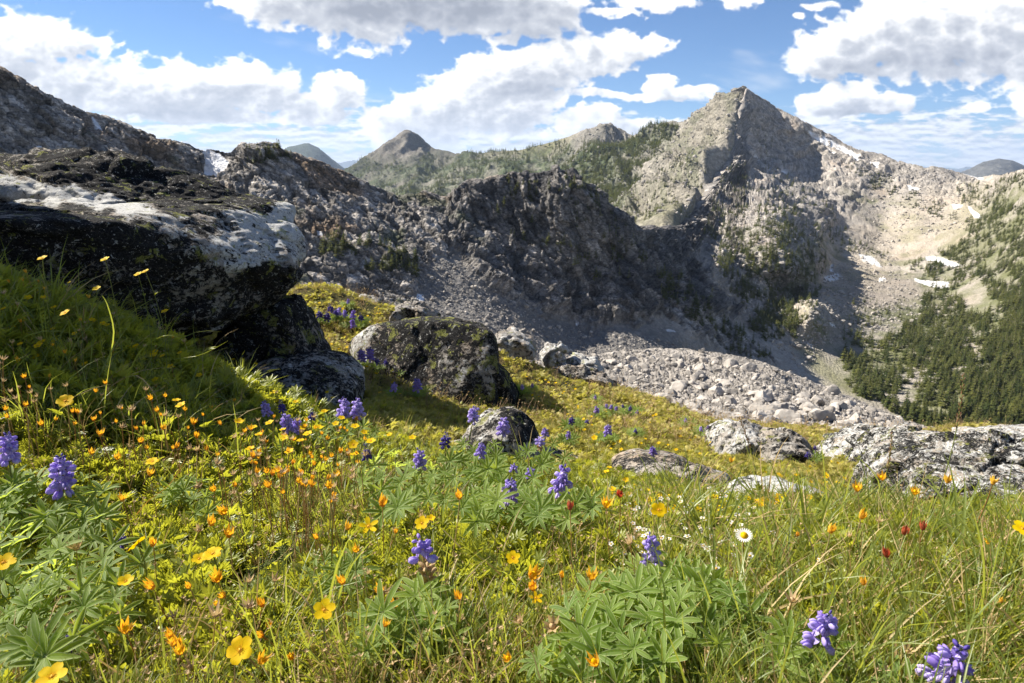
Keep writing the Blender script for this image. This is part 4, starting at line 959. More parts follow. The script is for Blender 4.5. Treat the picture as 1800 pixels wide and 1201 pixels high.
# trees one can tell apart: the lower forest to the right
near_mesh = [(conifer(8+i*.6, 2.35+.35*(i % 2), 12, 9, 600+i, trunk=False).mesh('conifer_crown', [M_needle, M_bark], False), conifer(8+i*.6, 1.9, 2, 2, 600+i, crown=False).mesh('conifer_trunk', [M_needle, M_bark], True)) for i in range(5)]
forest = [(1478,600),(1500,585),(1560,600),(1610,560),(1620,520),(1660,510),(1720,560),(1800,520),(1960,500),(1960,800),(1700,800),(1560,720),(1490,690)]
Q, px, py = tree_points(0, W1f, forest, 4600, 701, .38, .026)
order = np.argsort(Q[:, 1]+1e5*(px > 1806))            # nearest first, so they show largest
nearT = order[:300]; restT = order[300:]
TX = [(1500,'hugging the leftmost tip of the valley forest'),(1530,'just inside the left tip of the valley forest'),(1560,'at the left flank of the valley forest'),(1600,'left of the middle of the valley forest'),(1640,'near the middle of the valley forest'),(1680,'right of the middle of the valley forest'),(1720,'in the denser right half of the valley forest'),(1760,'toward the right side of the valley forest'),(1800,'next to the right edge of the photo')]
TY = [(600,'at the top'),(640,'high up'),(680,'halfway down'),(715,'low down'),(9999,'over the talus rim')]
def pick(v, tab): return next((b for a, b in tab if v < a), tab[-1][1])
def tzone(px, py, s=1): return (('tall ' if s > .95 else 'short ' if s < .7 else 'middle-sized ')+'conifer '+pick(px, TX)+' ')+pick(py, TY)
for q, i in enumerate(nearT):
    cm_, tm_ = near_mesh[q % 5]; s = rnd.uniform(.55, 1.2); fx = rnd.uniform(.75, 1.3)
    p = Q[i]; o = link('conifer_tree', None, label=('slender ' if fx < .92 else 'broad ' if fx > 1.12 else '')+tzone(px[i], py[i], s), cat='tree', group='conifers of the valley forest', loc=(p[0], p[1], p[2]-.3), rot=(0, 0, rnd.uniform(0, 6.28)))
    o.scale = (s*fx, s*fx, s)
    link('trunk', tm_, o); link('crown', cm_, o)
far_pts = [Q[restT]]; far_s = [np.random.RandomState(1).uniform(.5, 1.15, len(restT))]
def addtrees(k, W, poly, n, seed, smin, smax, clump=.0, cs=.02):
    Q, a, b = tree_points(k, W, poly, n, seed, clump, cs)
    far_pts.append(Q); far_s.append(np.random.RandomState(seed).uniform(smin, smax, len(Q)))
addtrees(0, W1f, [(1560,600),(1610,560),(1620,520),(1660,510),(1720,560),(1800,520),(1960,500),(1960,700),(1700,700)], 3400, 702, .5, 1.1, .34, .03)
addtrees(0, W1f, [(1690,340),(1780,310),(1960,290),(1960,560),(1780,540),(1700,500),(1640,520),(1620,480),(1700,420)], 8000, 703, .45, 1.0, .36, .03)
addtrees(0, W1f, [(1325,215),(1350,262),(1410,340),(1480,400),(1545,440),(1560,462),(1500,448),(1420,425),(1370,370),(1340,300)], 1500, 704, .5, 1.0, .3)
addtrees(0, W1f, [(1262,300),(1300,310),(1350,370),(1450,460),(1440,540),(1400,590),(1340,600),(1290,520),(1225,440)], 5600, 705, .35, .85, .43, .035)
addtrees(0, W1f, [(1330,330),(1380,350),(1440,420),(1430,500),(1380,470),(1330,400)], 1000, 745, .45, 1.0, .40, .035)
addtrees(0, W1f, [(1340,530),(1400,540),(1400,600),(1350,590)], 320, 706, .5, .9, .3)
addtrees(0, W1f, [(1480,282),(1530,298),(1640,350),(1700,372),(1660,392),(1560,350),(1500,320)], 1500, 707, .45, .9, .45, .03)
addtrees(0, W1f, [(1500,520),(1600,530),(1640,520),(1620,560),(1560,590),(1480,600)], 240, 708, .4, .8, .45)
addtrees(0, W1f, [(1540,440),(1660,440),(1700,470),(1620,480),(1560,462)], 420, 748, .4, .9, .45)
addtrees(0, W1f, [(1140,480),(1180,495),(1270,570),(1340,615),(1352,640),(1300,622),(1220,575),(1150,525)], 620, 709, .40, .85, .25)
addtrees(0, W1f, [(560,405),(640,420),(720,450),(760,500),(690,480),(570,445)], 420, 710, .35, .65, .35)
addtrees(0, W1f, [(430,262),(480,256),(520,275),(500,300),(430,290)], 150, 711, .3, .55, .5)
addtrees(0, W1f, [(900,320),(1030,320),(1100,420),(1130,500),(1060,520),(940,450),(860,420)], 520, 712, .3, .65, .55)
addtrees(1, W2f, [(600,312),(650,290),(720,288),(770,266),(860,272),(1000,244),(1060,262),(1110,246),(1200,222),(1196,250),(1150,300),(1120,340),(1080,400),(1050,440),(600,440)], 21000, 713, .9, 1.7, .38, .03)
addtrees(1, W2f, [(1000,300),(1110,246),(1190,225),(1190,250),(1120,320),(1090,400),(1050,430),(1000,400)], 3500, 714, .9, 1.5, .40, .03)
addtrees(1, W2f, [(1180,330),(1260,240),(1290,260),(1200,400)], 1500, 715, .4, .8, .46, .03)
addtrees(1, W2f, [(1080,300),(1180,270),(1230,300),(1170,400),(1090,400)], 1500, 716, .5, .9, .36, .03)
addtrees(1, W2f, [(1080,380),(1180,330),(1200,400),(1120,420)], 300, 717, .5, .9, .42, .03)
FP = np.concatenate(far_pts); FS = np.concatenate(far_s); n = len(FP); r = np.random.RandomState(5)
small = r.rand(n) < .25
scatter('distant_conifer_woods', FP-np.array([0, 0, .3]), np.stack([r.uniform(-.06, .06, n), r.uniform(-.06, .06, n), r.uniform(0, 6.28, n)], -1), np.stack([FS*1.15, FS*1.15, FS], -1), np.where(small, r.randint(5, 8, n), r.randint(0, 5, n)),
        bpy.data.collections['far_conifer'], 'dark green conifers and dwarf pine scattered over the far mountain slopes')

# ------------------------------------------------------------------ talus boulders
m, t = new_mat('talus_boulder')
ri = t.n('ShaderNodeObjectInfo').outputs['Random']; tc = t.n('ShaderNodeTexCoord').outputs['Object']
n1 = t.noise(1.6, 6, .65, tc); n2 = t.noise(9, 4, .7, tc)
c = t.mix(ri, (.22, .205, .185, 1), (.48, .44, .39, 1)); c = t.mix(t.ramp(n1, [(.45, 0), (.62, .7)]), c, (.17, .16, .15, 1)); c = t.mix(t.ramp(n2, [(.55, 0), (.7, .45)]), c, (.44, .31, .19, 1))
finish(t, c, .95, n2, .06, .8, .15); M_talus = m
def block_mesh(seed, sub=2):
    D, Fc = ico(sub); r = np.random.RandomState(seed); pl = r.normal(size=(13, 3)); pl /= np.linalg.norm(pl, axis=1, keepdims=True); off = r.uniform(.62, 1.0, 13)
    q = np.maximum(D@pl.T, 1e-4)/off[None]; rr = 1/np.maximum(q.max(1), .8); V = D*rr[:, None]*np.array([1, r.uniform(.6, 1), r.uniform(.45, .8)])
    V = V+D*(fbm(V*1.7, 3, seed)*.12)[:, None]
    return mesh_np('talus_block', V*.5, Fc, M_talus, False)
blocks = [block_mesh(800+i, 3) for i in range(7)]
for i in range(6): lib('talus_shapes', block_mesh(820+i, 2))
def talus_pts(k, W, poly, n, seed, smin, smax, a=2.2):
    r = np.random.RandomState(seed); pa = np.array(poly, float); px = r.uniform(pa[:, 0].min(), pa[:, 0].max(), n); py = r.uniform(pa[:, 1].min(), pa[:, 1].max(), n)
    m_ = inpoly(px, py, poly); px, py = px[m_], py[m_]; Q, ok, _, _ = on_sheet(k, W, px, py)
    u = r.rand(len(px)); s = smin*(1-u*(1-(smin/smax)**a))**(-1/a)
    return Q[ok], px[ok], py[ok], s[ok]
tal = [(850,650),(1000,628),(1100,616),(1180,612),(1280,622),(1340,636),(1400,660),(1480,690),(1560,726),(1640,756),(1700,790),(1760,830),(1700,880),(1400,830),(1250,770),(1100,720),(900,690)]
Q, px, py, s = talus_pts(2, W0f, tal, 20000, 801, .30, 4.6, 1.75)
wt = s/Q[:, 1]; vis = (py < np.interp(px, [850, 1000, 1100, 1200, 1300, 1450, 1700, 1800], [620, 650, 690, 725, 750, 765, 770, 770])+8)
order = np.argsort(-(wt*np.where(vis, 1, .2))); big, rest = order[:300], order[300:]
BX = [(1080,'behind the dark jagged crest rock'),(1150,'left of the cast shadow tip on the talus'),(1220,'below the shaded scree'),(1290,'above the white-speckled boulder'),(1360,'above the round dark-topped boulder'),(1440,'in the right half of the talus'),(1530,'above the large pale boulder'),(1900,'near the right tail of the talus')]
BY = [(655,'along the upper rim'),(690,'high up'),(725,'lower down'),(9999,'at the near edge')]
def bzone(px, py, s): return ('largest' if s > 2.4 else 'big' if s > 1.7 else 'mid-sized' if s > 1.2 else 'small')+' block '+pick(px, BX)+' '+pick(py, BY)
for q, i in enumerate(big):
    p = Q[i]; ra, rb = rnd.uniform(-.5, .5), rnd.uniform(-.5, .5); o = link('talus_boulder', blocks[q % 7], label=('level ' if abs(ra)+abs(rb) < .35 else 'left-tilted ' if rb < -.2 else 'right-tilted ' if rb > .2 else 'tilted ')+bzone(px[i], py[i], s[i]), cat='boulder', group='loose boulders of the sunlit talus field', loc=(p[0], p[1], p[2]+s[i]*.12), rot=(ra, rb, rnd.uniform(0, 6.28)))
    o.scale = (s[i]*1.15,)*3
Qs, Ss = [Q[rest]], [s[rest]]
Q, px, py, s = talus_pts(0, W1f, [(720,430),(860,500),(960,570),(1100,590),(1250,610),(1420,660),(1400,700),(1200,700),(800,660),(640,560)], 9000, 802, .5, 2.6, 2.4); Qs.append(Q); Ss.append(s)
Q, px, py, s = talus_pts(0, W1f, [(1230,320),(1300,290),(1440,440),(1500,520),(1420,660),(1300,560),(1200,440)], 4500, 803, 1.0, 6, 2.2); Qs.append(Q); Ss.append(s)
Q, px, py, s = talus_pts(0, W1f, [(1420,205),(1560,275),(1720,315),(1700,400),(1560,430),(1640,560),(1480,600),(1400,620),(1440,500),(1540,400),(1480,330)], 6500, 804, 1.2, 6, 2.2); Qs.append(Q); Ss.append(s)
Q, px, py, s = talus_pts(1, W2f, [(1290,165),(1312,156),(1290,250),(1200,400),(1060,420),(1100,330),(1200,225),(1250,190)], 5200, 805, 1.6, 9, 2.2); Qs.append(Q); Ss.append(s)
Q, px, py, s = talus_pts(1, W2f, [(1030,232),(1070,220),(1110,240),(1060,290),(980,320)], 900, 806, 2, 9, 2.2); Qs.append(Q); Ss.append(s)
Q, px, py, s = talus_pts(0, W1f, [(1312,156),(1325,175),(1300,290),(1230,410),(1185,410),(1240,340),(1282,280)], 1500, 807, 2, 9, 2.2); Qs.append(Q); Ss.append(s)
Q = np.concatenate(Qs); s = np.concatenate(Ss); n = len(Q); r = np.random.RandomState(9)
scatter('scree_blocks', Q+np.array([0, 0, .1])*s[:, None], np.stack([r.uniform(-.7, .7, n), r.uniform(-.7, .7, n), r.uniform(0, 6.28, n)], -1), np.repeat(s[:, None], 3, 1), r.randint(0, 6, n), bpy.data.collections['talus_shapes'],
        'countless small angular stones of the scree and talus slopes')
# ------------------------------------------------------------------ lupins
def palm_leaf(seed, n=8):
    """one palmate lupin leaf: folded leaflets spread round the end of the stalk (origin), facing +Z"""
    r = random.Random(seed); b = MB()
    for j in range(n):
        a = 2*math.pi*(j+.5)/n*(.93)+r.uniform(-.08, .08); el = r.uniform(.25, .6)
        L = .034*(1-.18*abs(j-(n-1)/2)/n*2)*r.uniform(.85, 1.1)
        d = V3(math.cos(a)*math.cos(el), math.sin(a)*math.cos(el), math.sin(el)); sd = V3(-math.sin(a), math.cos(a), 0); up = d.cross(sd); up = up if up.z > 0 else -up
        pts = []; w = []
        for i in range(6):
            q = i/5; pts.append(d*(L*q)+V3(0, 0, 1)*(-.22*L*q*q)); w.append(L*.092*(math.sin(math.pi*min(1, q*.93+.04)**1.25)**.75)+.0003)
        b.quadstrip(pts, w, sd, 0, r.uniform(.35, .75), up)
    b.blob(V3(0, 0, 0), .0012, .0012, .0010, m=1, n=5, rings=1)
    return b
leaf_meshes = [palm_leaf(900+i, (7, 8, 9)[i % 3]).mesh('lupin_leaf', [M_lup, M_stem]) for i in range(8)]
def floret(kind, seed=0):
    """pea flower pointing to +X: upright banner, two inflated wings, stalk; small bud when kind is bud"""
    r = random.Random(seed); b = MB()
    if kind == 'bud':
        b.blob(V3(.0035, 0, .0006), .0036, .0018, .0018, Matrix.Rotation(.5, 3, 'Y'), 1, 6, 2); b.tube([V3(-.002, 0, 0), V3(.001, 0, 0)], .0006, .0006, 2, 3)
        return b
    for s_ in (-1, 1):     # wings
        b.blob(V3(.0058, s_*.0016, -.0006), .0048, .0016, .0030, Matrix.Rotation(.25, 3, 'Y')@Matrix.Rotation(s_*.12, 3, 'X'), 0, 7, 3)
    # banner, bent back
    for s_ in (-1, 1):
        b.quadstrip([V3(.0012, 0, .0005), V3(.0030, s_*.0010, .0046), V3(.0026, s_*.0022, .0078), V3(.0008, s_*.0030, .0098)], [.0010, .0028, .0030, .0010], V3(-.25*s_, 1, 0).normalized(), 3 if kind == 'pale' else 0, .3, V3(1, 0, 0))
    b.blob(V3(.0036, 0, .0034), .0011, .0011, .0016, None, 3, 5, 1)
    b.blob(V3(.0002, 0, 0), .0018, .0014, .0015, None, 2, 5, 1); b.tube([V3(-.004, 0, -.001), V3(0, 0, 0)], .0005, .0005, 2, 3)
    return b
F_open = [floret('open', i) for i in range(2)]; F_bud = floret('bud')
fl_mats = {'violet': [M_purple, M_purple2, M_stem, M_lilac], 'indigo': [M_purple2, M_purple2, M_stem, M_purple], 'pale': [M_purple, M_purple, M_husk, M_lilac]}
fl_mesh = {k: [F_open[0].mesh('lupin_floret', v)] for k, v in fl_mats.items()}; bud_mesh = {k: F_bud.mesh('lupin_bud', v) for k, v in fl_mats.items()}
def spike_layout(h, kind, seed):
    r = random.Random(seed); out = []; wh = max(3, int(h/.0072)); 
    for i in range(wh):
        f = i/(wh-1); n = 5 if f < .75 else 4; isb = f > (.80 if kind != 'indigo' else .55)
        for j in range(n):
            if r.random() < .16: continue
            a = 2*math.pi*j/n+i*.63+r.uniform(-.2, .2); rad = .0052*(1-.45*f); s = (1.08-.35*f)*r.uniform(.85, 1.12)
            M = Matrix.Translation(V3(math.cos(a)*rad, math.sin(a)*rad, h*f*.93))@Matrix.Rotation(a, 4, 'Z')@Matrix.Rotation(-(.1+.75*f)+r.uniform(-.25, .25), 4, 'Y')@Matrix.Scale(s*1.32, 4)
            out.append((M, isb))
    return out
def add_spike(root, base, d, h, kind, size, near, seed, label=None, pods=False):
    """flower spike as a part; its florets are sub-parts where the photograph shows them singly"""
    b = MB(); b.tube([V3(0, 0, -.004), V3(0, 0, h/size)], .0013, .0007, 2, 5)
    lay = spike_layout(h/size, kind, seed)
    if pods: lay = [(M, i) for (M, i) in lay if M.translation.z > h/size*.42]
    if pods:
        rr = random.Random(3)
        for i in range(16):
            a = i*2.4; z = h/size*.40*i/16; 
            q = V3(math.cos(a), math.sin(a), .3+rr.random()*.8).normalized(); b.blob(V3(0, 0, z)+q*.0058, .0022, .0028, .0060, rotm(q), 4, 6, 2, jit=.15)
    if not near:
        for M, isb in lay: b.add(F_bud if isb else F_open[0], M)
    sp = link('flower_spike', b.mesh('flower_spike', fl_mats[kind]+[M_husk]), root, label=label)
    sp.matrix_local = Matrix.Translation(base)@rotm(d, seed*1.7).to_4x4()@Matrix.Scale(size, 4)
    if near:
        for M, isb in lay:
            f = link('flower_bud' if isb else 'floret', bud_mesh[kind] if isb else fl_mesh['pale' if kind == 'violet' and (int(M.translation.x*1e6) % 5) < 2 else kind][0], sp); f.matrix_local = M
    return sp
def lupin(label, spikes, centre, radius, nleaf, hh=.07, seed=0, lsize=1.0, group='violet lupins in the near meadow', name='lupin_plant', Yf=None):
    """spikes: (px, py of the middle of the spike, height in px, kind, height of the spike foot above ground, lean)
       centre/radius: pixel ellipse of the foliage"""
    r = random.Random(seed+77)
    if centre: c = place(centre[0], centre[1]+radius[1]*.5, .0)
    else: c = place(spikes[0][0], spikes[0][1]+spikes[0][2]*.8, .0)
    if c is None: return None
    base = Vector(c); base.z = float(Hg(c[0], c[1]))
    root = link(name, None, label=label, cat='lupin', group=group, loc=base)
    st = MB()
    for k, (sx, sy, shp, kind, hb, near) in enumerate(spikes):
        if Yf: p = Vector(P(sx, sy+shp*.5, Yf))
        else:
            q = place(sx, sy+shp*.5, hb)
            if q is None: continue
            p = Vector(q)
        h = shp/F*(p.y*math.cos(PITCH)-p.z*math.sin(PITCH))*1.04
        size = max(.55, min(1.35, h/.050))
        pl = p-base; foot = V3(pl.x*.55, pl.y*.55, 0); foot.z = float(Hg(base.x+foot.x, base.y+foot.y))-base.z-.01
        cv_ = curve(foot, pl, .008, 6, V3(r.uniform(-1, 1), r.uniform(-1, 1), 0)); st.tube(cv_, .0017, .0012, 0, 5)
        d = (cv_[-1]-cv_[-2]).normalized()+V3(r.uniform(-.12, .12), r.uniform(-.1, .1), .8)
        pods = kind == 'pods'
        add_spike(root, pl, d.normalized(), h*(1.0 if not pods else 1.0), 'pale' if pods else kind, size, near, seed*10+k, pods=pods)
    for i in range(int(nleaf*1.55)):
        a = r.uniform(0, 6.283); q = math.sqrt(r.random()); lx = centre[0]+radius[0]*q*math.cos(a) if centre else spikes[0][0]; ly = centre[1]+radius[1]*q*math.sin(a) if centre else spikes[0][1]
        hl = hh*r.uniform(.45, 1.1)
        w = place(lx, ly, hl)
        if w is None: continue
        p = Vector(w)-base; foot = V3(p.x*.45+r.uniform(-.01, .01), p.y*.45+r.uniform(-.01, .01), 0); foot.z = float(Hg(base.x+foot.x, base.y+foot.y))-base.z-.008
        cv_ = curve(foot, p, r.uniform(.002, .010), 5, V3(p.x, p.y, .2).normalized() if p.length > .01 else V3(1, 0, 0)); st.tube(cv_, .0009, .0006, 0, 4)
        d = (cv_[-1]-cv_[-2]).normalized()+V3(-.30, -.25, .75)+V3(r.uniform(-.6, .6), r.uniform(-.6, .5), 0)
        lf = link('leaf', leaf_meshes[r.randrange(8)], root); lf.matrix_local = Matrix.Translation(p)@rotm(d.normalized(), r.uniform(0, 6.28)).to_4x4()@Matrix.Scale(lsize*r.uniform(.55, 1.15), 4)
    if st.v: link('stem', st.mesh('lupin_stem', [M_stem]), root)
    return root
V_, I_, P_ = 'violet', 'indigo', 'pods'
lupin('violet lupin spike cut off by the left edge of the photo', [(16,785,50,V_,.10,True)], (10,850), (60,40), 9, .08, 1)
lupin('stout lavender lupin spike standing over grey-green leaves near the left edge', [(112,826,64,V_,.10,True)], (110,885), (110,50), 16, .085, 2, 1.05)
lupin('leafy lupin clump spread over the left corner with a dark budding spike', [(112,1124,42,I_,.06,True)], (90,1080), (130,95), 26, .08, 3, 1.0)
lupin('lupin foliage without flowers rising in tiers at the lower left', [(212,945,22,I_,.05,False)], (110,975), (150,75), 24, .085, 4, 1.0)
lupin('pair of violet lupin spikes in front of the low shaded slab', [(604,712,34,V_,.11,False),(629,713,34,V_,.11,False)], (610,760), (50,24), 10, .08, 5)
lupin('single short lupin spike at the foot of the low shaded slab', [(469,714,26,V_,.09,False)], (470,750), (30,16), 6, .07, 6)
lupin('bunch of purple lupins behind the yellow flowers left of the middle', [(508,737,34,V_,.09,False),(525,745,26,V_,.08,False),(496,712,20,I_,.10,False),(548,728,18,I_,.09,False)], (520,775), (50,22), 9, .07, 7)
lupin('dark glossy lupin clump with a faded spike right of the dense orange heads', [(646,792,26,I_,.10,False)], (700,850), (68,55), 22, .09, 8, .95)
lupin('dark green lupin tuft with a half hidden spike next to the humped boulder', [(738,803,34,V_,.09,False)], (745,850), (55,40), 14, .085, 9, .95)
lupin('lupin with a dark bud spike at the left foot of the humped boulder', [(783,767,28,I_,.12,False),(832,724,30,V_,.16,False)], (800,800), (45,28), 9, .09, 10, .9)
lupin('tall violet lupin standing before the humped boulder', [(884,742,34,V_,.15,False)], (870,800), (45,28), 12, .10, 11, .9)
lupin('lupin with a loose violet head against the humped boulder', [(845,786,28,V_,.12,False),(903,820,14,V_,.09,False),(932,827,18,V_,.09,False)], (880,840), (60,26), 15, .085, 12, .95)
lupin('lupin with a full deep-blue spike in the pale lupin leaves near the middle', [(893,858,50,V_,.07,True)], (890,895), (80,34), 20, .075, 13, 1.0)
lupin('upright two-toned lupin spike at the right end of the middle clump', [(986,835,52,V_,.09,True)], (985,890), (60,34), 14, .08, 14, 1.0)
lupin('lupin with a small flower and a straw-coloured spent spike behind the humped boulder', [(958,757,18,V_,.13,False),(949,775,32,P_,.12,False)], (960,800), (35,22), 7, .09, 15, .85)
lupin('lupin with bright violet top florets over a column of brown seed pods', [(755,985,92,P_,.055,True)], (750,1085), (80,50), 22, .06, 16, 1.0)
lupin('compact violet lupin head amid the small white flowers', [(1147,962,52,V_,.065,True)], (1170,1030), (90,34), 16, .06, 17, 1.0)
lupin('broad bright green lupin cushion without spikes at the bottom right of centre', [], (1150,1090), (170,75), 44, .075, 18, 1.05)
lupin('second lupin cushion at the bottom edge of the photo in the middle', [], (1060,1165), (120,45), 20, .06, 19, 1.0)
lupin('leaning violet lupin spike with a withered tip at lower right', [(1438,1096,76,V_,.075,True)], (1400,1150), (90,45), 12, .06, 20, 1.0)
lupin('large pale violet lupin spike in the lower right corner', [(1658,1150,104,V_,.06,True)], (1640,1210), (70,30), 7, .05, 21, 1.0)
lupin('lupin leaves at the bottom edge below the pod-bearing spike', [], (700,1120), (70,45), 12, .055, 22, .9)
lupin('silvery young lupin tuft without flowers left of centre', [], (590,1010), (45,36), 10, .055, 23, .8)
lupin('lupin rosette low at the left edge', [], (30,905), (50,40), 12, .07, 24, .95)
lupin('flowerless lupin rosette among orange seed heads left of centre', [], (330,880), (60,36), 13, .06, 25, .8)
# farther lupins on the meadow: no pieces to tell apart in them but the spikes
fl = [('four lupin spikes on the meadow crest beside the huge boulder', [(562,549,16),(575,552,18),(582,540,15),(590,547,13)], (578,560)), ('low lupin tuft on the crest right of the four spikes', [(596,546,14),(607,550,12)], (602,558)),
      ('lupin with two stacked spikes above the granite block', [(620,552,15),(621,566,15)], (622,572)), ('single lupin above the left end of the granite block', [(635,556,13)], (636,566)), ('tiny lupin below the low pale crest rock', [(612,529,8)], (613,536)),
      ('two dense lupin spikes at the left end of the granite block', [(637,619,26),(651,616,28)], (648,640)), ('lupin at the foot of the granite block beside the two dense spikes', [(664,632,14),(678,634,12)], (676,645)),
      ('lupin in front of the granite block left of the flat sunny grass', [(692,677,20)], (696,690)), ('taller lupin in front of the granite block', [(734,671,24)], (736,690)), ('small lupin bud below the granite block', [(712,645,10)], (712,655)),
      ('lupin spike on the grass above the rusty slab', [(1068,753,22)], (1068,770)), ('small lupin right behind the humped boulder', [(998,761,14)], (999,772)), ('lupin on the slope right of the granite block shadow', [(1005,734,16),(1032,738,10)], (1010,745)),
      ('row of small lupins at the far meadow edge left end', [(1049,717,14)], (1050,726)), ('row of small lupins at the far meadow edge centre', [(1066,712,9),(1074,713,10),(1083,716,8)], (1075,720)), ('row of small lupins at the far meadow edge right end', [(1096,712,9),(1108,715,10),(1120,722,8)], (1108,722)),
      ('lone lupin on the sloping turf left of the rusty slab', [(1148,789,18)], (1148,800)), ('cluster of lupins at the brink beside the tiny grey rock', [(1232,752,10),(1244,751,8),(1254,749,8)], (1240,760)), ('tiny lupin on the turf above the rusty slab', [(1117,756,9)], (1118,762)),
      ('lupin by the crest right of the narrow wedge rock', [(918,678,10),(935,676,8)], (925,684)), ('small lupin on the crest below the rounded pale-topped boulder', [(898,613,8)], (899,620)), ('lupins in the yellow grass behind the round dark-topped boulder', [(1420,795,14),(1432,785,10)], (1426,805)),
      ('tiny lupin at the brink left of the tiny grey rock', [(1205,737,7)], (1206,742)), ('small lupin halfway between crest rocks and brink', [(1046,697,8)], (1046,702))]
for k, (lb, sp_, c_) in enumerate(fl):
    lupin(lb, [(x, y, h, V_ if k % 3 else I_, .07 if h < 16 else .10, False) for x, y, h in sp_], (c_[0], c_[1]), (12+4*len(sp_), 5), 7+3*len(sp_), .05, 60+k, 1.1, group='small lupins on the far meadow')

# ------------------------------------------------------------------ cinquefoils: open yellow flowers
def petal_b(R, cup, w=1.0, seed=0):
    r = random.Random(seed); b = MB(); pts = []; ws = []
    for i in range(6):
        q = i/5; a = cup*(1-.45*q); pts.append(V3(R*(.10+.90*q), 0, R*(.05+.5*math.sin(a)*q+.12*q*q*(r.random()-.4)))); ws.append(R*w*(.10+.44*math.sin(math.pi*(.08+.70*q**.9))**1.1))
    ws[-1] *= .72
    b.quadstrip(pts, ws, V3(0, 1, 0), 0, .16)
    return b
def centre_b(R):
    b = MB(); b.blob(V3(0, 0, R*.06), R*.17, R*.17, R*.10, None, 0, 8, 2, jit=.1)
    for j in range(14):
        a = j*2.4; q = R*(.14+.02*(j % 5)); b.tube([V3(q*.6*math.cos(a), q*.6*math.sin(a), R*.06), V3(q*1.3*math.cos(a), q*1.3*math.sin(a), R*.20)], R*.016, R*.014, 0, 3); b.blob(V3(q*1.3*math.cos(a), q*1.3*math.sin(a), R*.21), R*.035, R*.035, R*.03, None, 0, 4, 1)
    return b
def sepals_b(R):
    b = MB()
    for j in range(5):
        a = 2*math.pi*(j+.5)/5; q = V3(math.cos(a), math.sin(a), -.05); b.quadstrip([q*R*.08, q*R*.35, q*R*.62+V3(0, 0, .02*R)], [R*.08, R*.12, R*.01], V3(-math.sin(a), math.cos(a), 0), 1, .3)
    b.blob(V3(0, 0, -R*.05), R*.16, R*.16, R*.12, None, 1, 6, 2); return b
petals = [petal_b(.010, c, w, 3+i).mesh('yellow_petal', [M_petal]) for i, (c, w) in enumerate([(.35, .80), (.6, .76), (.9, .80)])]
centre_mesh = centre_b(.010).mesh('flower_centre', [M_eye]); sep_mesh = sepals_b(.010).mesh('sepals', [M_eye, M_stem])
fl_joined = []
for ci, cup in enumerate((.35, .6, .9, .5)):
    b = MB(); pb = petal_b(.010, cup, (.80, .76, .76, .45)[ci], 5)
    for j in range(5): b.add(pb, Matrix.Rotation(2*math.pi*j/5, 4, 'Z'))
    c_ = centre_b(.010); c_.m = [2]*len(c_.m); b.add(c_, Matrix.Identity(4)); s_ = sepals_b(.010); b.add(s_, Matrix.Identity(4)); fl_joined.append(b.mesh('cinquefoil_flower', [M_petal, M_stem, M_eye]))
def stalk(root, p, r, mat, rad=.0008, leafy=True, lean=None):
    """stalk from the ground up to p (local to the root at its foot)"""
    b = MB(); cvx = curve(V3(0, 0, -.01), p, p.length*r.uniform(.02, .10), 7, V3(r.uniform(-1, 1), r.uniform(-1, 1), 0).normalized()); b.tube(cvx, rad*1.25, rad*.8, 0, 4)
    if leafy:
        for k in range(r.randint(1, 3)):
            i = r.randint(2, 5); o = cvx[i]; a = r.uniform(0, 6.28)
            for s_ in (-.5, 0, .5):
                q = V3(math.cos(a+s_), math.sin(a+s_), .9).normalized(); b.quadstrip([o, o+q*.006, o+q*.011], [.0003, .0014, .0003], q.cross(V3(0, 0, 1)).normalized(), 1, .3)
    link('stem', b.mesh('stem', [mat, M_cover]), root); return (cvx[-1]-cvx[-2]).normalized()
def flower_root(name, label, cat, group, p, r, spread=.02, maxh=.30):
    """Empty on the ground below a flower head; returns it with the head's place in its frame"""
    bx, by = p[0]+r.uniform(-spread, spread), p[1]+r.uniform(-.3, 1)*spread; bz = float(Hg(bx, by))
    root = link(name, None, label=label, cat=cat, group=group, loc=(bx, by, bz)); return root, Vector(p)-Vector((bx, by, bz))
def cinq(px, py, R, h, label, var=0, near=False, Yf=None, face=None, seed=0, group='open yellow cinquefoil flowers'):
    r = random.Random(seed+int(px*7+py)); p = P(px, py, Yf) if Yf else place(px, py, h)
    if p is None: return
    root, q = flower_root('yellow_cinquefoil', label, 'flower', group, p, r)
    d = stalk(root, q, r, M_stem, .0008)
    f = (d*.6+(Vector(face) if face else V3(r.uniform(-.5, .3), r.uniform(-.7, .1), r.uniform(.5, 1)))).normalized()
    M = Matrix.Translation(q)@rotm(f, r.uniform(0, 6.28)).to_4x4()@Matrix.Scale(R/.010, 4)
    if near:
        for j in range(5):
            o = link('petal', petals[var], root); o.matrix_local = M@Matrix.Rotation(2*math.pi*j/5+r.uniform(-.06, .06), 4, 'Z')
        link('flower_centre', centre_mesh, root).matrix_local = M; link('sepals', sep_mesh, root).matrix_local = M
    else: link('flower', fl_joined[var], root).matrix_local = M
FC = (-.35, -1.0, .55)
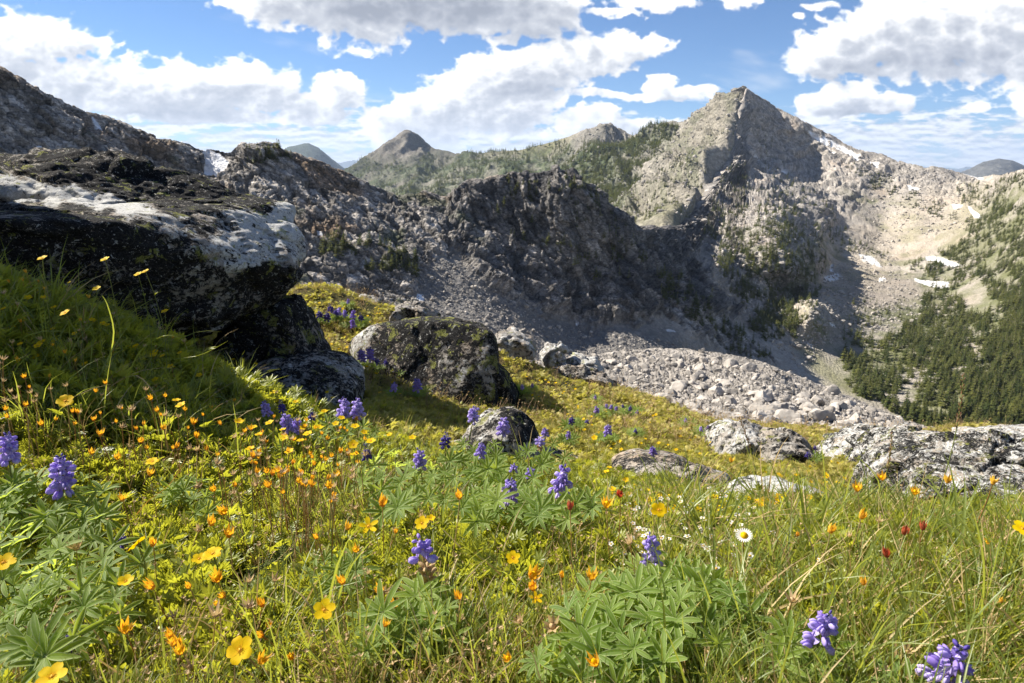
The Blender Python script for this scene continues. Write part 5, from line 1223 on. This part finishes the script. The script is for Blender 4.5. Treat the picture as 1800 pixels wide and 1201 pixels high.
for a in [(423,1143,.0125,.09,'largest wide open yellow flower at the bottom left',0,(-.2,-.9,.75)), (570,1073,.0105,.10,'open yellow flower seen from its side above the bottom edge left of centre',1,(.1,-.8,.9)), (92,1190,.0125,.08,'yellow flower cut by the bottom edge in the left corner',1,(0,-.5,1)),
          (115,706,.0150,.13,'large yellow flower before the small grey rock at left',0,(.1,-.8,.6)), (6,990,.0130,.11,'yellow flower cut by the left edge of the photo',1,(.2,-.4,1)), (374,974,.0110,.09,'flat-faced yellow flower over dark leaves left of centre',0,(0,-.25,1)),
          (350,983,.0085,.08,'small yellow flower tucked behind the flat-faced one',1,(.2,-.3,1)), (243,957,.0120,.10,'half translucent yellow flower behind orange seed heads',0,(-.9,.3,.3)), (221,1023,.0085,.08,'ragged yellow flower low in the left foreground',2,(.2,-.3,1)),
          (268,812,.0105,.11,'yellow flower seen edge-on above dry stems at left',0,(.1,-.25,1)), (648,926,.0125,.10,'star-shaped yellow flower with narrow petals left of the pod-bearing lupin',3,(.1,-.8,.8)), (742,920,.0095,.09,'yellow flower above the pod-bearing lupin',1,(-.3,-.7,.7)),
          (902,981,.0085,.07,'yellow flower alone in the leafy mat right of centre',1,(-.2,-.8,.7)), (1158,897,.0110,.09,'bright yellow flower above the small white flowers',0,(0,-.9,.6)), (942,1052,.0075,.07,'ragged yellow star low in the middle',3,(0,-.6,.9)), (1797,930,.0110,.10,'yellow flower cut by the right edge of the photo',1,(-.2,-.6,.8)),
          (757,912,.0060,.09,'half closed orange-yellow flower beside the one over the pod-bearing lupin',2,(.2,-.3,1))]:
    cinq(*a[:5], var=a[5] if a[5] < 3 else 3, near=a[5] < 3, face=a[6])
for a in [(75,455,1.48,.010,'yellow flower highest on the left bank against the huge boulder'),(185,457,1.56,.010,'yellow flower against the huge boulder at the tip of a leaning stem'),(243,483,1.6,.009,'left of two yellow flowers close together before the huge boulder'),(256,478,1.62,.009,'right of two yellow flowers close together before the huge boulder'),
          (170,508,1.52,.009,'yellow flower halfway up the left bank'),(115,551,1.42,.010,'wide yellow flower low on the left bank'),(290,548,1.7,.009,'yellow flower facing up at the right end of the left bank'),(122,497,1.5,.004,'tiny yellow flower on the left bank')]:
    cinq(a[0], a[1], a[3]*1.05, .1, a[4], 1, False, Yf=a[2], face=(-.3,-.5,.8), group='yellow flowers on the left bank before the huge boulder')
rb_ = np.random.RandomState(55); k_ = 0
while k_ < 26:
    x_, y_ = rb_.uniform(0, 330), rb_.uniform(490, 640)
    if y_ > 640-.0*x_ or y_ < 500+.28*x_: continue
    k_ += 1; cinq(x_, y_, rb_.uniform(.006, .0095), rb_.uniform(.05, .11), uniq('yellow flower on the bank', x_, y_), int(rb_.randint(0, 3)), False, seed=k_, face=(rb_.uniform(-.4, .4), -.6, .8), group='yellow flowers scattered over the left bank')
yz = [(310,705),(318,713),(273,668),(446,751),(474,744),(497,756),(520,707),(533,752),(541,763),(570,724),(420,742),(624,750),(652,776),(685,765),(621,782),(623,800),(509,795),(500,770),(600,735),(590,745),(455,765),(560,752),(640,760),(725,770),(440,790),
      (528,775),(690,652),(661,657),(778,700),(690,672),(703,693),(668,690),(645,645),(700,640),(585,700),(575,690),(480,690),(450,640),(410,632),(405,655),(880,700),(1045,770),(300,645),(350,660)]
ZN = ['among the orange heads left of centre', 'before the low shaded slab', 'in front of the granite block', 'in the shade under the huge boulder', 'beside the small grey rock at left']
def yzone(px, py):
    if px < 340: return ZN[4]
    if py < 670 and px < 560: return ZN[3]
    if px > 640 and py < 740: return ZN[2]
    if py < 735: return ZN[1]
    return ZN[0]
from collections import Counter
ords = ['leftmost', 'second from the left', 'third from the left', 'fourth from the left', 'fifth from the left', 'sixth from the left', 'seventh from the left', 'eighth from the left', 'ninth from the left', 'tenth from the left', 'eleventh from the left', 'twelfth from the left', 'thirteenth from the left', 'fourteenth from the left', 'fifteenth from the left', 'sixteenth from the left', 'seventeenth from the left', 'eighteenth from the left', 'nineteenth from the left', 'twentieth from the left']
zc = Counter()
for (x, y) in sorted(yz):
    z = yzone(x, y); k = zc[z]; zc[z] += 1
    cinq(x, y, rnd.uniform(.007, .0105), .13 if y > 700 else .08, uniq('small yellow flower', x, y), rnd.choice((0, 1, 2)), False, seed=k, group='small yellow flowers '+z)
# far meadow yellow dots
r = np.random.RandomState(77)
far_poly = [(560,525),(700,548),(620,580),(600,600),(660,650),(560,620)], [(900,640),(1090,700),(1290,750),(1240,800),(1090,800),(1020,760),(1000,730),(920,690)], [(1030,800),(1120,850),(1300,880),(1450,840),(1450,900),(1100,900)], [(1330,825),(1470,800),(1500,860),(1400,880),(1310,860)]
nm = ['on the meadow crest behind the granite block', 'on the slope between the humped boulder and the talus', 'around the rusty slab', 'below the two boulders near the meadow edge']
for zi, (po, cnt) in enumerate(zip(far_poly, (34, 58, 44, 30))):
    pa = np.array(po); k = 0
    while k < cnt:
        x, y = r.uniform(pa[:, 0].min(), pa[:, 0].max()), r.uniform(pa[:, 1].min(), pa[:, 1].max())
        if not inpoly(np.array([x]), np.array([y]), po)[0]: continue
        k += 1; cinq(x, y, r.uniform(.006, .010), .035, uniq('tiny yellow flower', x, y), int(r.randint(0, 3)), False, seed=k, group='yellow dots of flowers '+nm[zi])

# ------------------------------------------------------------------ orange seed heads on dry stalks
def head_b(kind, seed):
    r = random.Random(seed); b = MB(); R = .0052
    n = 10 if kind != 'husk' else 8
    b.blob(V3(0, 0, .0010), R*.50, R*.50, R*.5, None, 0, 7, 2)
    for j in range(n):
        a = 2*math.pi*j/n+r.uniform(-.15, .15); op = {'bud': .10, 'cup': .55, 'husk': 1.0}[kind]*r.uniform(.7, 1.3); L = R*1.65*r.uniform(.8, 1.15)*(1 if j % 2 else .8)
        o = V3(math.cos(a), math.sin(a), 0); p0 = o*R*.40+V3(0, 0, .0006); p1 = o*R*(.60+.25*op)+V3(0, 0, L*.45); p2 = o*R*(.45+.9*op)+V3(0, 0, L)
        b.quadstrip([p0, p1, p2], [R*.20, R*.24, R*.02], V3(-math.sin(a), math.cos(a), 0), 0, -.2, o)
    if kind == 'cup': b.blob(V3(0, 0, .003), R*.45, R*.45, R*.45, None, 1, 7, 2, jit=.15)
    return b
heads = {k: [head_b(k, 30+i).mesh('seed_head', mm) for i in range(2)] for k, mm in (('bud', [M_head, M_eye]), ('cup', [M_head, M_petal]), ('husk', [M_husk, M_husk]))}
heads['red'] = [head_b('bud', 40).mesh('seed_head', [M_red, M_red])]
stalk_cache = []
for i in range(10):
    rr = random.Random(i); b = MB(); cvx = curve(V3(0, 0, -.1), V3(0, 0, 1), rr.uniform(.02, .10), 7, V3(1, rr.uniform(-1, 1), 0).normalized())
    b.tube(cvx, .0085, .0060, 0, 4); stalk_cache.append(b)
stalk_m = [[b.mesh('dry_stem', [mm]) for b in stalk_cache] for mm in (M_redstem, M_straw, M_stem)]
def seedhead(px, py, h, label, group, kind=None, s=1.0, seed=0, Yf=None):
    r = random.Random(seed*31+int(px*5+py*3)); p = P(px, py, Yf) if Yf else place(px, py, h)
    if p is None: return
    kind = kind or r.choices(('bud', 'cup', 'husk'), (.36, .36, .28))[0]
    root, q = flower_root('seed_head_stalk', label, 'seed head', group, p, r, .022)
    L = q.length; st = link('stem', stalk_m[r.choices((0, 1, 2), (.5, .35, .15))[0]][r.randrange(10)], root); sw = r.uniform(.075, .11)
    st.matrix_local = rotm(q, r.uniform(0, 6.28)).to_4x4()@Matrix.Diagonal((sw, sw, L, 1))
    d = (q.normalized()+V3(r.uniform(-.4, .4), r.uniform(-.4, .4), 0)).normalized(); hd = heads[kind]
    link('seed_head', hd[r.randrange(len(hd))], root).matrix_local = Matrix.Translation(q)@rotm(d, r.uniform(0, 6.28)).to_4x4()@Matrix.Scale(s*r.uniform(.95, 1.35), 4)
hero_heads = [(160,798,'cup','beside the stout lavender lupin'),(176,765,'cup','above the stout lavender lupin'),(207,807,'cup','right of the stout lavender lupin'),(263,835,'cup','under the edge-on yellow flower'),(216,880,'cup','over the grey-green lupin leaves'),(340,745,'cup','in front of the dark hollow under the boulder'),
              (346,768,'bud','just below the one before the dark hollow'),(372,922,'bud','left of the flat-faced yellow flower'),(395,902,'cup','above the flat-faced yellow flower'),(402,943,'cup','right above the flat-faced yellow flower'),(269,958,'bud','largest orange bud next to the half translucent yellow flower'),(269,1033,'bud','small orange bud below the largest one'),
              (382,1020,'cup','spiky orange head below the flat-faced yellow flower'),(220,1110,'cup','ragged orange head at lower left above the bottom flowers'),(379,1083,'husk','pale husk right of the ragged orange head'),(603,1025,'bud','orange bud left of the pod-bearing lupin leaves'),(935,1015,'cup','golden star head in the middle foreground'),(937,1035,'bud','yellowish bud right under the golden star head'),
              (1040,1018,'cup','orange-red head near the broad lupin cushion'),(1048,1168,'cup','orange head at the bottom edge in the middle'),(672,888,'bud','brown-orange bud above the star-shaped flower'),(611,930,'bud','bud left of the star-shaped flower'),(1002,895,'red','scarlet bud right of the two-toned lupin'),(1066,890,'cup','orange head above the small white flowers'),
              (1090,872,'red','red bud at the upper end of the white flowers'),(808,875,'bud','small bud under the deep-blue lupin'),(1285,812,'cup','orange head rising before the rusty slab'),(1612,812,'red','crimson bud before the broad speckled boulder'),(1551,843,'cup','orange head before the large pale boulder'),(1507,862,'cup','lower orange head left of the crimson bud'),
              (1608,868,'cup','orange head low before the broad speckled boulder'),(1665,848,'cup','yellow-orange head before the broad speckled boulder'),(1745,850,'cup','orange head on a forked stem near the right edge'),(1459,935,'bud','reddish bud in the grass at right'),(1589,938,'red','dull red bud in the grass at right'),(1559,978,'red','pink-orange crumpled head in the grass at right'),(1622,930,'red','tiny red bud right of the dull red one'),
              (1392,1057,'husk','rust-coloured husk left of the leaning lupin'),(1514,910,'bud','bud hidden in grass stems at right'),(1108,955,'husk','greenish husk near the compact lupin'),(972,1102,'husk','round greenish husk in the lower middle'),(135,965,'husk','straw husk in the lupin foliage at left')]
for k, (x, y, kd, lb) in enumerate(hero_heads):
    lb = lb if ('head' in lb or 'bud' in lb or 'husk' in lb) and not lb.startswith(('beside', 'above', 'right', 'under', 'over', 'in front', 'just', 'left', 'next')) else {'cup': 'open orange seed head ', 'bud': 'closed orange seed bud ', 'husk': 'straw husk ', 'red': 'red bud '}[kd]+lb
    seedhead(x, y, .115 if y < 900 else .085, lb, 'orange seed heads of the near meadow', kd, 1.25 if y > 880 else 1.1, k)
hz = [([(0,600),(60,640),(320,700),(460,740),(640,740),(660,800),(560,880),(420,860),(300,800),(0,740)], 105, 'in the dry orange thicket below the shaded hollow', .12), ([(420,735),(640,730),(650,800),(580,900),(430,850)], 72, 'in the dense orange stand left of the dark lupin clump', .13),
      ([(300,840),(640,860),(640,1180),(300,1180)], 26, 'in the bright mat at the lower left of centre', .08), ([(0,480),(130,460),(300,500),(330,620),(120,640),(0,600)], 44, 'on the left bank before the huge boulder', .10), ([(640,900),(1100,900),(1100,1180),(640,1180)], 16, 'in the leafy mat of the lower middle', .06), ([(150,640),(520,640),(500,720),(250,720)], 8, 'in the shade below the huge boulder', .09),
      ([(1120,860),(1800,900),(1800,1150),(1200,1150)], 10, 'in the long grass at right', .06)]
r = np.random.RandomState(31)
for zi, (po, cnt, nm_, h) in enumerate(hz):
    pa = np.array(po); k = 0
    while k < cnt:
        x, y = r.uniform(pa[:, 0].min(), pa[:, 0].max()), r.uniform(pa[:, 1].min(), pa[:, 1].max())
        if not inpoly(np.array([x]), np.array([y]), po)[0]: continue
        k += 1; kd = ('bud', 'cup', 'husk')[int(r.choice(3, p=(.28, .32, .40)))]
        seedhead(x, y, h*r.uniform(.7, 1.15), uniq({'bud': 'closed orange bud', 'cup': 'open orange head', 'husk': 'bleached husk'}[kd], x, y), 'small seed heads '+nm_, kd, r.uniform(.65, 1.0), k)

# ------------------------------------------------------------------ white flowers
def white_b(n, R, wd, inner):
    b = MB()
    for j in range(n):
        a = 2*math.pi*j/n; o = V3(math.cos(a), math.sin(a), 0); b.quadstrip([o*inner, o*(R*.6)+V3(0, 0, R*.12), o*R+V3(0, 0, R*.16)], [R*wd*.6, R*wd, R*wd*.5], V3(-math.sin(a), math.cos(a), 0), 0, .1)
    b.blob(V3(0, 0, R*.08), inner*1.3+.0002, inner*1.3+.0002, R*.12+inner*.3, None, 1, 7, 2, jit=.08); return b
wf = white_b(5, .0042, .36, .0009).mesh('white_flower', [M_white, M_eye]); daisy = white_b(22, .0095, .11, .0036).mesh('daisy_head', [M_white, M_petal])
p = place(1308, 942, .10); rr = random.Random(2); root, q = flower_root('white_daisy', 'single white daisy with a yellow centre on a brownish stem right of centre', 'daisy', None, p, rr, .012)
stalk(root, q, rr, M_redstem, .0011, False); link('flower_head', daisy, root).matrix_local = Matrix.Translation(q)@rotm(V3(-.25, -.45, .9)).to_4x4()
r = np.random.RandomState(91)
wz = [([(1080,850),(1300,850),(1330,900),(1290,980),(1120,940)], 90, 'above the compact lupin head'), ([(1200,900),(1480,950),(1400,1040),(1260,1010)], 22, 'around the single white daisy'), ([(1050,930),(1150,930),(1140,1010),(1060,1000)], 14, 'left of the compact lupin head')]
for po, cnt, nm_ in wz:
    pa = np.array(po); k = 0
    while k < cnt:
        x, y = r.uniform(pa[:, 0].min(), pa[:, 0].max()), r.uniform(pa[:, 1].min(), pa[:, 1].max())
        if not inpoly(np.array([x]), np.array([y]), po)[0]: continue
        k += 1; p = place(x, y, r.uniform(.02, .05))
        if p is None: continue
        root, q = flower_root('white_sandwort', uniq('tiny white flower', x, y), 'flower', 'tiny white flowers '+nm_, p, rr, .008)
        st = link('stem', stalk_m[2][k % 10], root); st.matrix_local = rotm(q).to_4x4()@Matrix.Diagonal((.05, .05, q.length, 1))
        link('flower', wf, root).matrix_local = Matrix.Translation(q)@rotm(V3(r.uniform(-.4, .4), r.uniform(-.6, .1), 1)).to_4x4()@Matrix.Scale(r.uniform(.8, 1.3), 4)

# ------------------------------------------------------------------ tall sedges and single grass blades
def sedge(base_px, tip_px, Y, label, headf=.3, w=.0011):
    a = Vector(P(*base_px, Y)); a.z = float(Hg(a.x, a.y)); b_ = Vector(P(*tip_px, Y+.02)); root = link('sedge_stalk', None, label=label, cat='sedge', loc=a)
    q = b_-a; c_ = curve(V3(0, 0, 0), q, q.length*.05, 9, V3(1, 0, 0)); m_ = MB(); m_.tube(c_, w, w*.5, 0, 4); link('stem', m_.mesh('sedge_stem', [M_stem]), root)
    h = MB(); rr = random.Random(int(base_px[0])); n = 26
    for i in range(n):
        t_ = 1-headf*(1-i/n); k = t_*8; i0 = min(7, int(k)); o = c_[i0].lerp(c_[i0+1], k-i0); ax = (c_[i0+1]-c_[i0]).normalized(); sdv = (Matrix.Rotation(i*2.4, 3, ax)@ax.orthogonal()).normalized()
        g = (ax+sdv*.45).normalized(); h.blob(o+g*.004, .0009, .0009, .0042*(1.15-.5*i/n), rotm(g), 0, 5, 2)
    link('seed_spike', h.mesh('sedge_spike', [M_brown]), root)
M_brown = plain('brown_sedge_spikelet', (.20, .09, .05), .7, .2, (.4, .2, .1), (.34, .20, .10))
sedge((1605,1010), (1694,658), 1.02, 'tallest thin sedge stalk with a brown spike crossing the forest at right', .33)
sedge((1520,960), (1568,762), 1.12, 'shorter reddish sedge spike before the large pale boulder', .38)
sedge((1335,930), (1300,735), 1.25, 'dark thin sedge spike before the white-speckled boulder', .30, .0009)
def arch(pts, Y, label, w=.0022, mat=M_grass, dy=.0):
    P3 = [Vector(P(x, y, Y+dy*i)) for i, (x, y) in enumerate(pts)]; root = P3[0].copy(); n = 12; o = []
    for i in range(n):
        u = i/(n-1)*(len(P3)-1); k = min(int(u), len(P3)-2); f = u-k
        p0, p1, p2, p3 = P3[max(k-1, 0)], P3[k], P3[k+1], P3[min(k+2, len(P3)-1)]
        o.append(.5*((2*p1)+(p2-p0)*f+(2*p0-5*p1+4*p2-p3)*f*f+(3*p1-p0-3*p2+p3)*f**3)-root)
    b = MB(); b.quadstrip(o, [w*(1-(i/(n-1))**2)+.0002 for i in range(n)], V3(.8, .5, .2).normalized(), 0, .5)
    link('grass_blade', b.mesh('grass_blade', [mat]), label=label, cat='grass blade', group='single long grass blades at right', loc=root)
for pts, Y, lb, w, mt in [([(1360,950),(1375,880),(1410,840),(1440,850),(1462,890)], 1.05, 'arching dark blade forming a hoop before the pale boulder', .0022, M_grass), ([(1455,900),(1450,840),(1443,780),(1430,765)], 1.15, 'thin upright blade before the round dark-topped boulder', .0015, M_grass),
    ([(1480,900),(1495,840),(1512,805)], 1.1, 'curved blade pointing up left of the hooked one', .0016, M_grass), ([(1540,890),(1545,850),(1520,815),(1498,802)], 1.1, 'hooked blade bending left over the pale boulder', .0016, M_grass), ([(1445,1120),(1470,1040),(1520,985),(1545,975)], .62, 'long dark blade slanting up from the leaning lupin', .0016, M_grass),
    ([(1500,1201),(1530,1140),(1570,1080),(1620,1085)], .50, 'broad folded blade at the bottom right', .0026, M_grass), ([(1710,1201),(1725,1080),(1728,980),(1700,860)], .60, 'wide pale green blade standing right of centre right', .0028, M_grass), ([(1260,1201),(1330,1140),(1420,1140),(1460,1201)], .50, 'arched blade over the bottom edge left of the corner lupin', .0016, M_grass),
    ([(1310,912),(1380,905),(1440,903)], .95, 'straw blade lying flat left of the dark hoop', .0012, M_straw), ([(1490,990),(1600,992),(1700,998),(1810,1004)], .80, 'long bleached straw lying almost level at right', .0014, M_straw), ([(1560,1150),(1590,1050),(1640,1000),(1655,985)], .68, 'curled whitish dead blade at right', .0016, M_straw),
    ([(1190,1045),(1250,1010),(1330,1000),(1380,1005)], .70, 'thin yellow stalk bent over the lupin cushion', .0009, M_straw), ([(820,1140),(860,1155),(892,1168)], .57, 'bare brown twig near the bottom in the middle', .0014, M_redstem), ([(240,905),(262,880),(300,850),(330,800)], 1.0, 'thin reddish dead twig rising at left', .0011, M_redstem),
    ([(185,660),(200,590),(190,540),(180,520)], 1.42, 'tall bent stem on the left bank', .0014, M_grass), ([(215,690),(245,620),(290,590),(330,600)], 1.5, 'drooping blade on the left bank', .0016, M_grass), ([(225,700),(280,640),(350,625),(400,600)], 1.5, 'long blade reaching right from the left bank', .0014, M_grass), ([(180,690),(235,660),(270,690),(280,720)], 1.4, 'whitish dead blade curling down the left bank', .0014, M_straw)]:
    arch(pts, Y, lb, w, mt)
# ------------------------------------------------------------------ the air
hb = [(-24000, -1500, -430), (24000, -1500, -430), (24000, 33000, -430), (-24000, 33000, -430), (-24000, -1500, 900), (24000, -1500, 900), (24000, 33000, 900), (-24000, 33000, 900)]
m = bpy.data.materials.new('haze'); m.use_nodes = True; t = NT(m.node_tree)
pv = t.n('ShaderNodeVolumePrincipled', {'Color': (.58, .74, 1.0, 1), 'Density': 3.4e-5, 'Anisotropy': .1})
t.l(pv.outputs[0], t.n('ShaderNodeOutputMaterial').inputs['Volume'])
link('haze', mesh_np('haze', hb, [(0, 3, 2, 1), (4, 5, 6, 7), (0, 1, 5, 4), (1, 2, 6, 5), (2, 3, 7, 6), (3, 0, 4, 7)], m, False), kind='stuff')
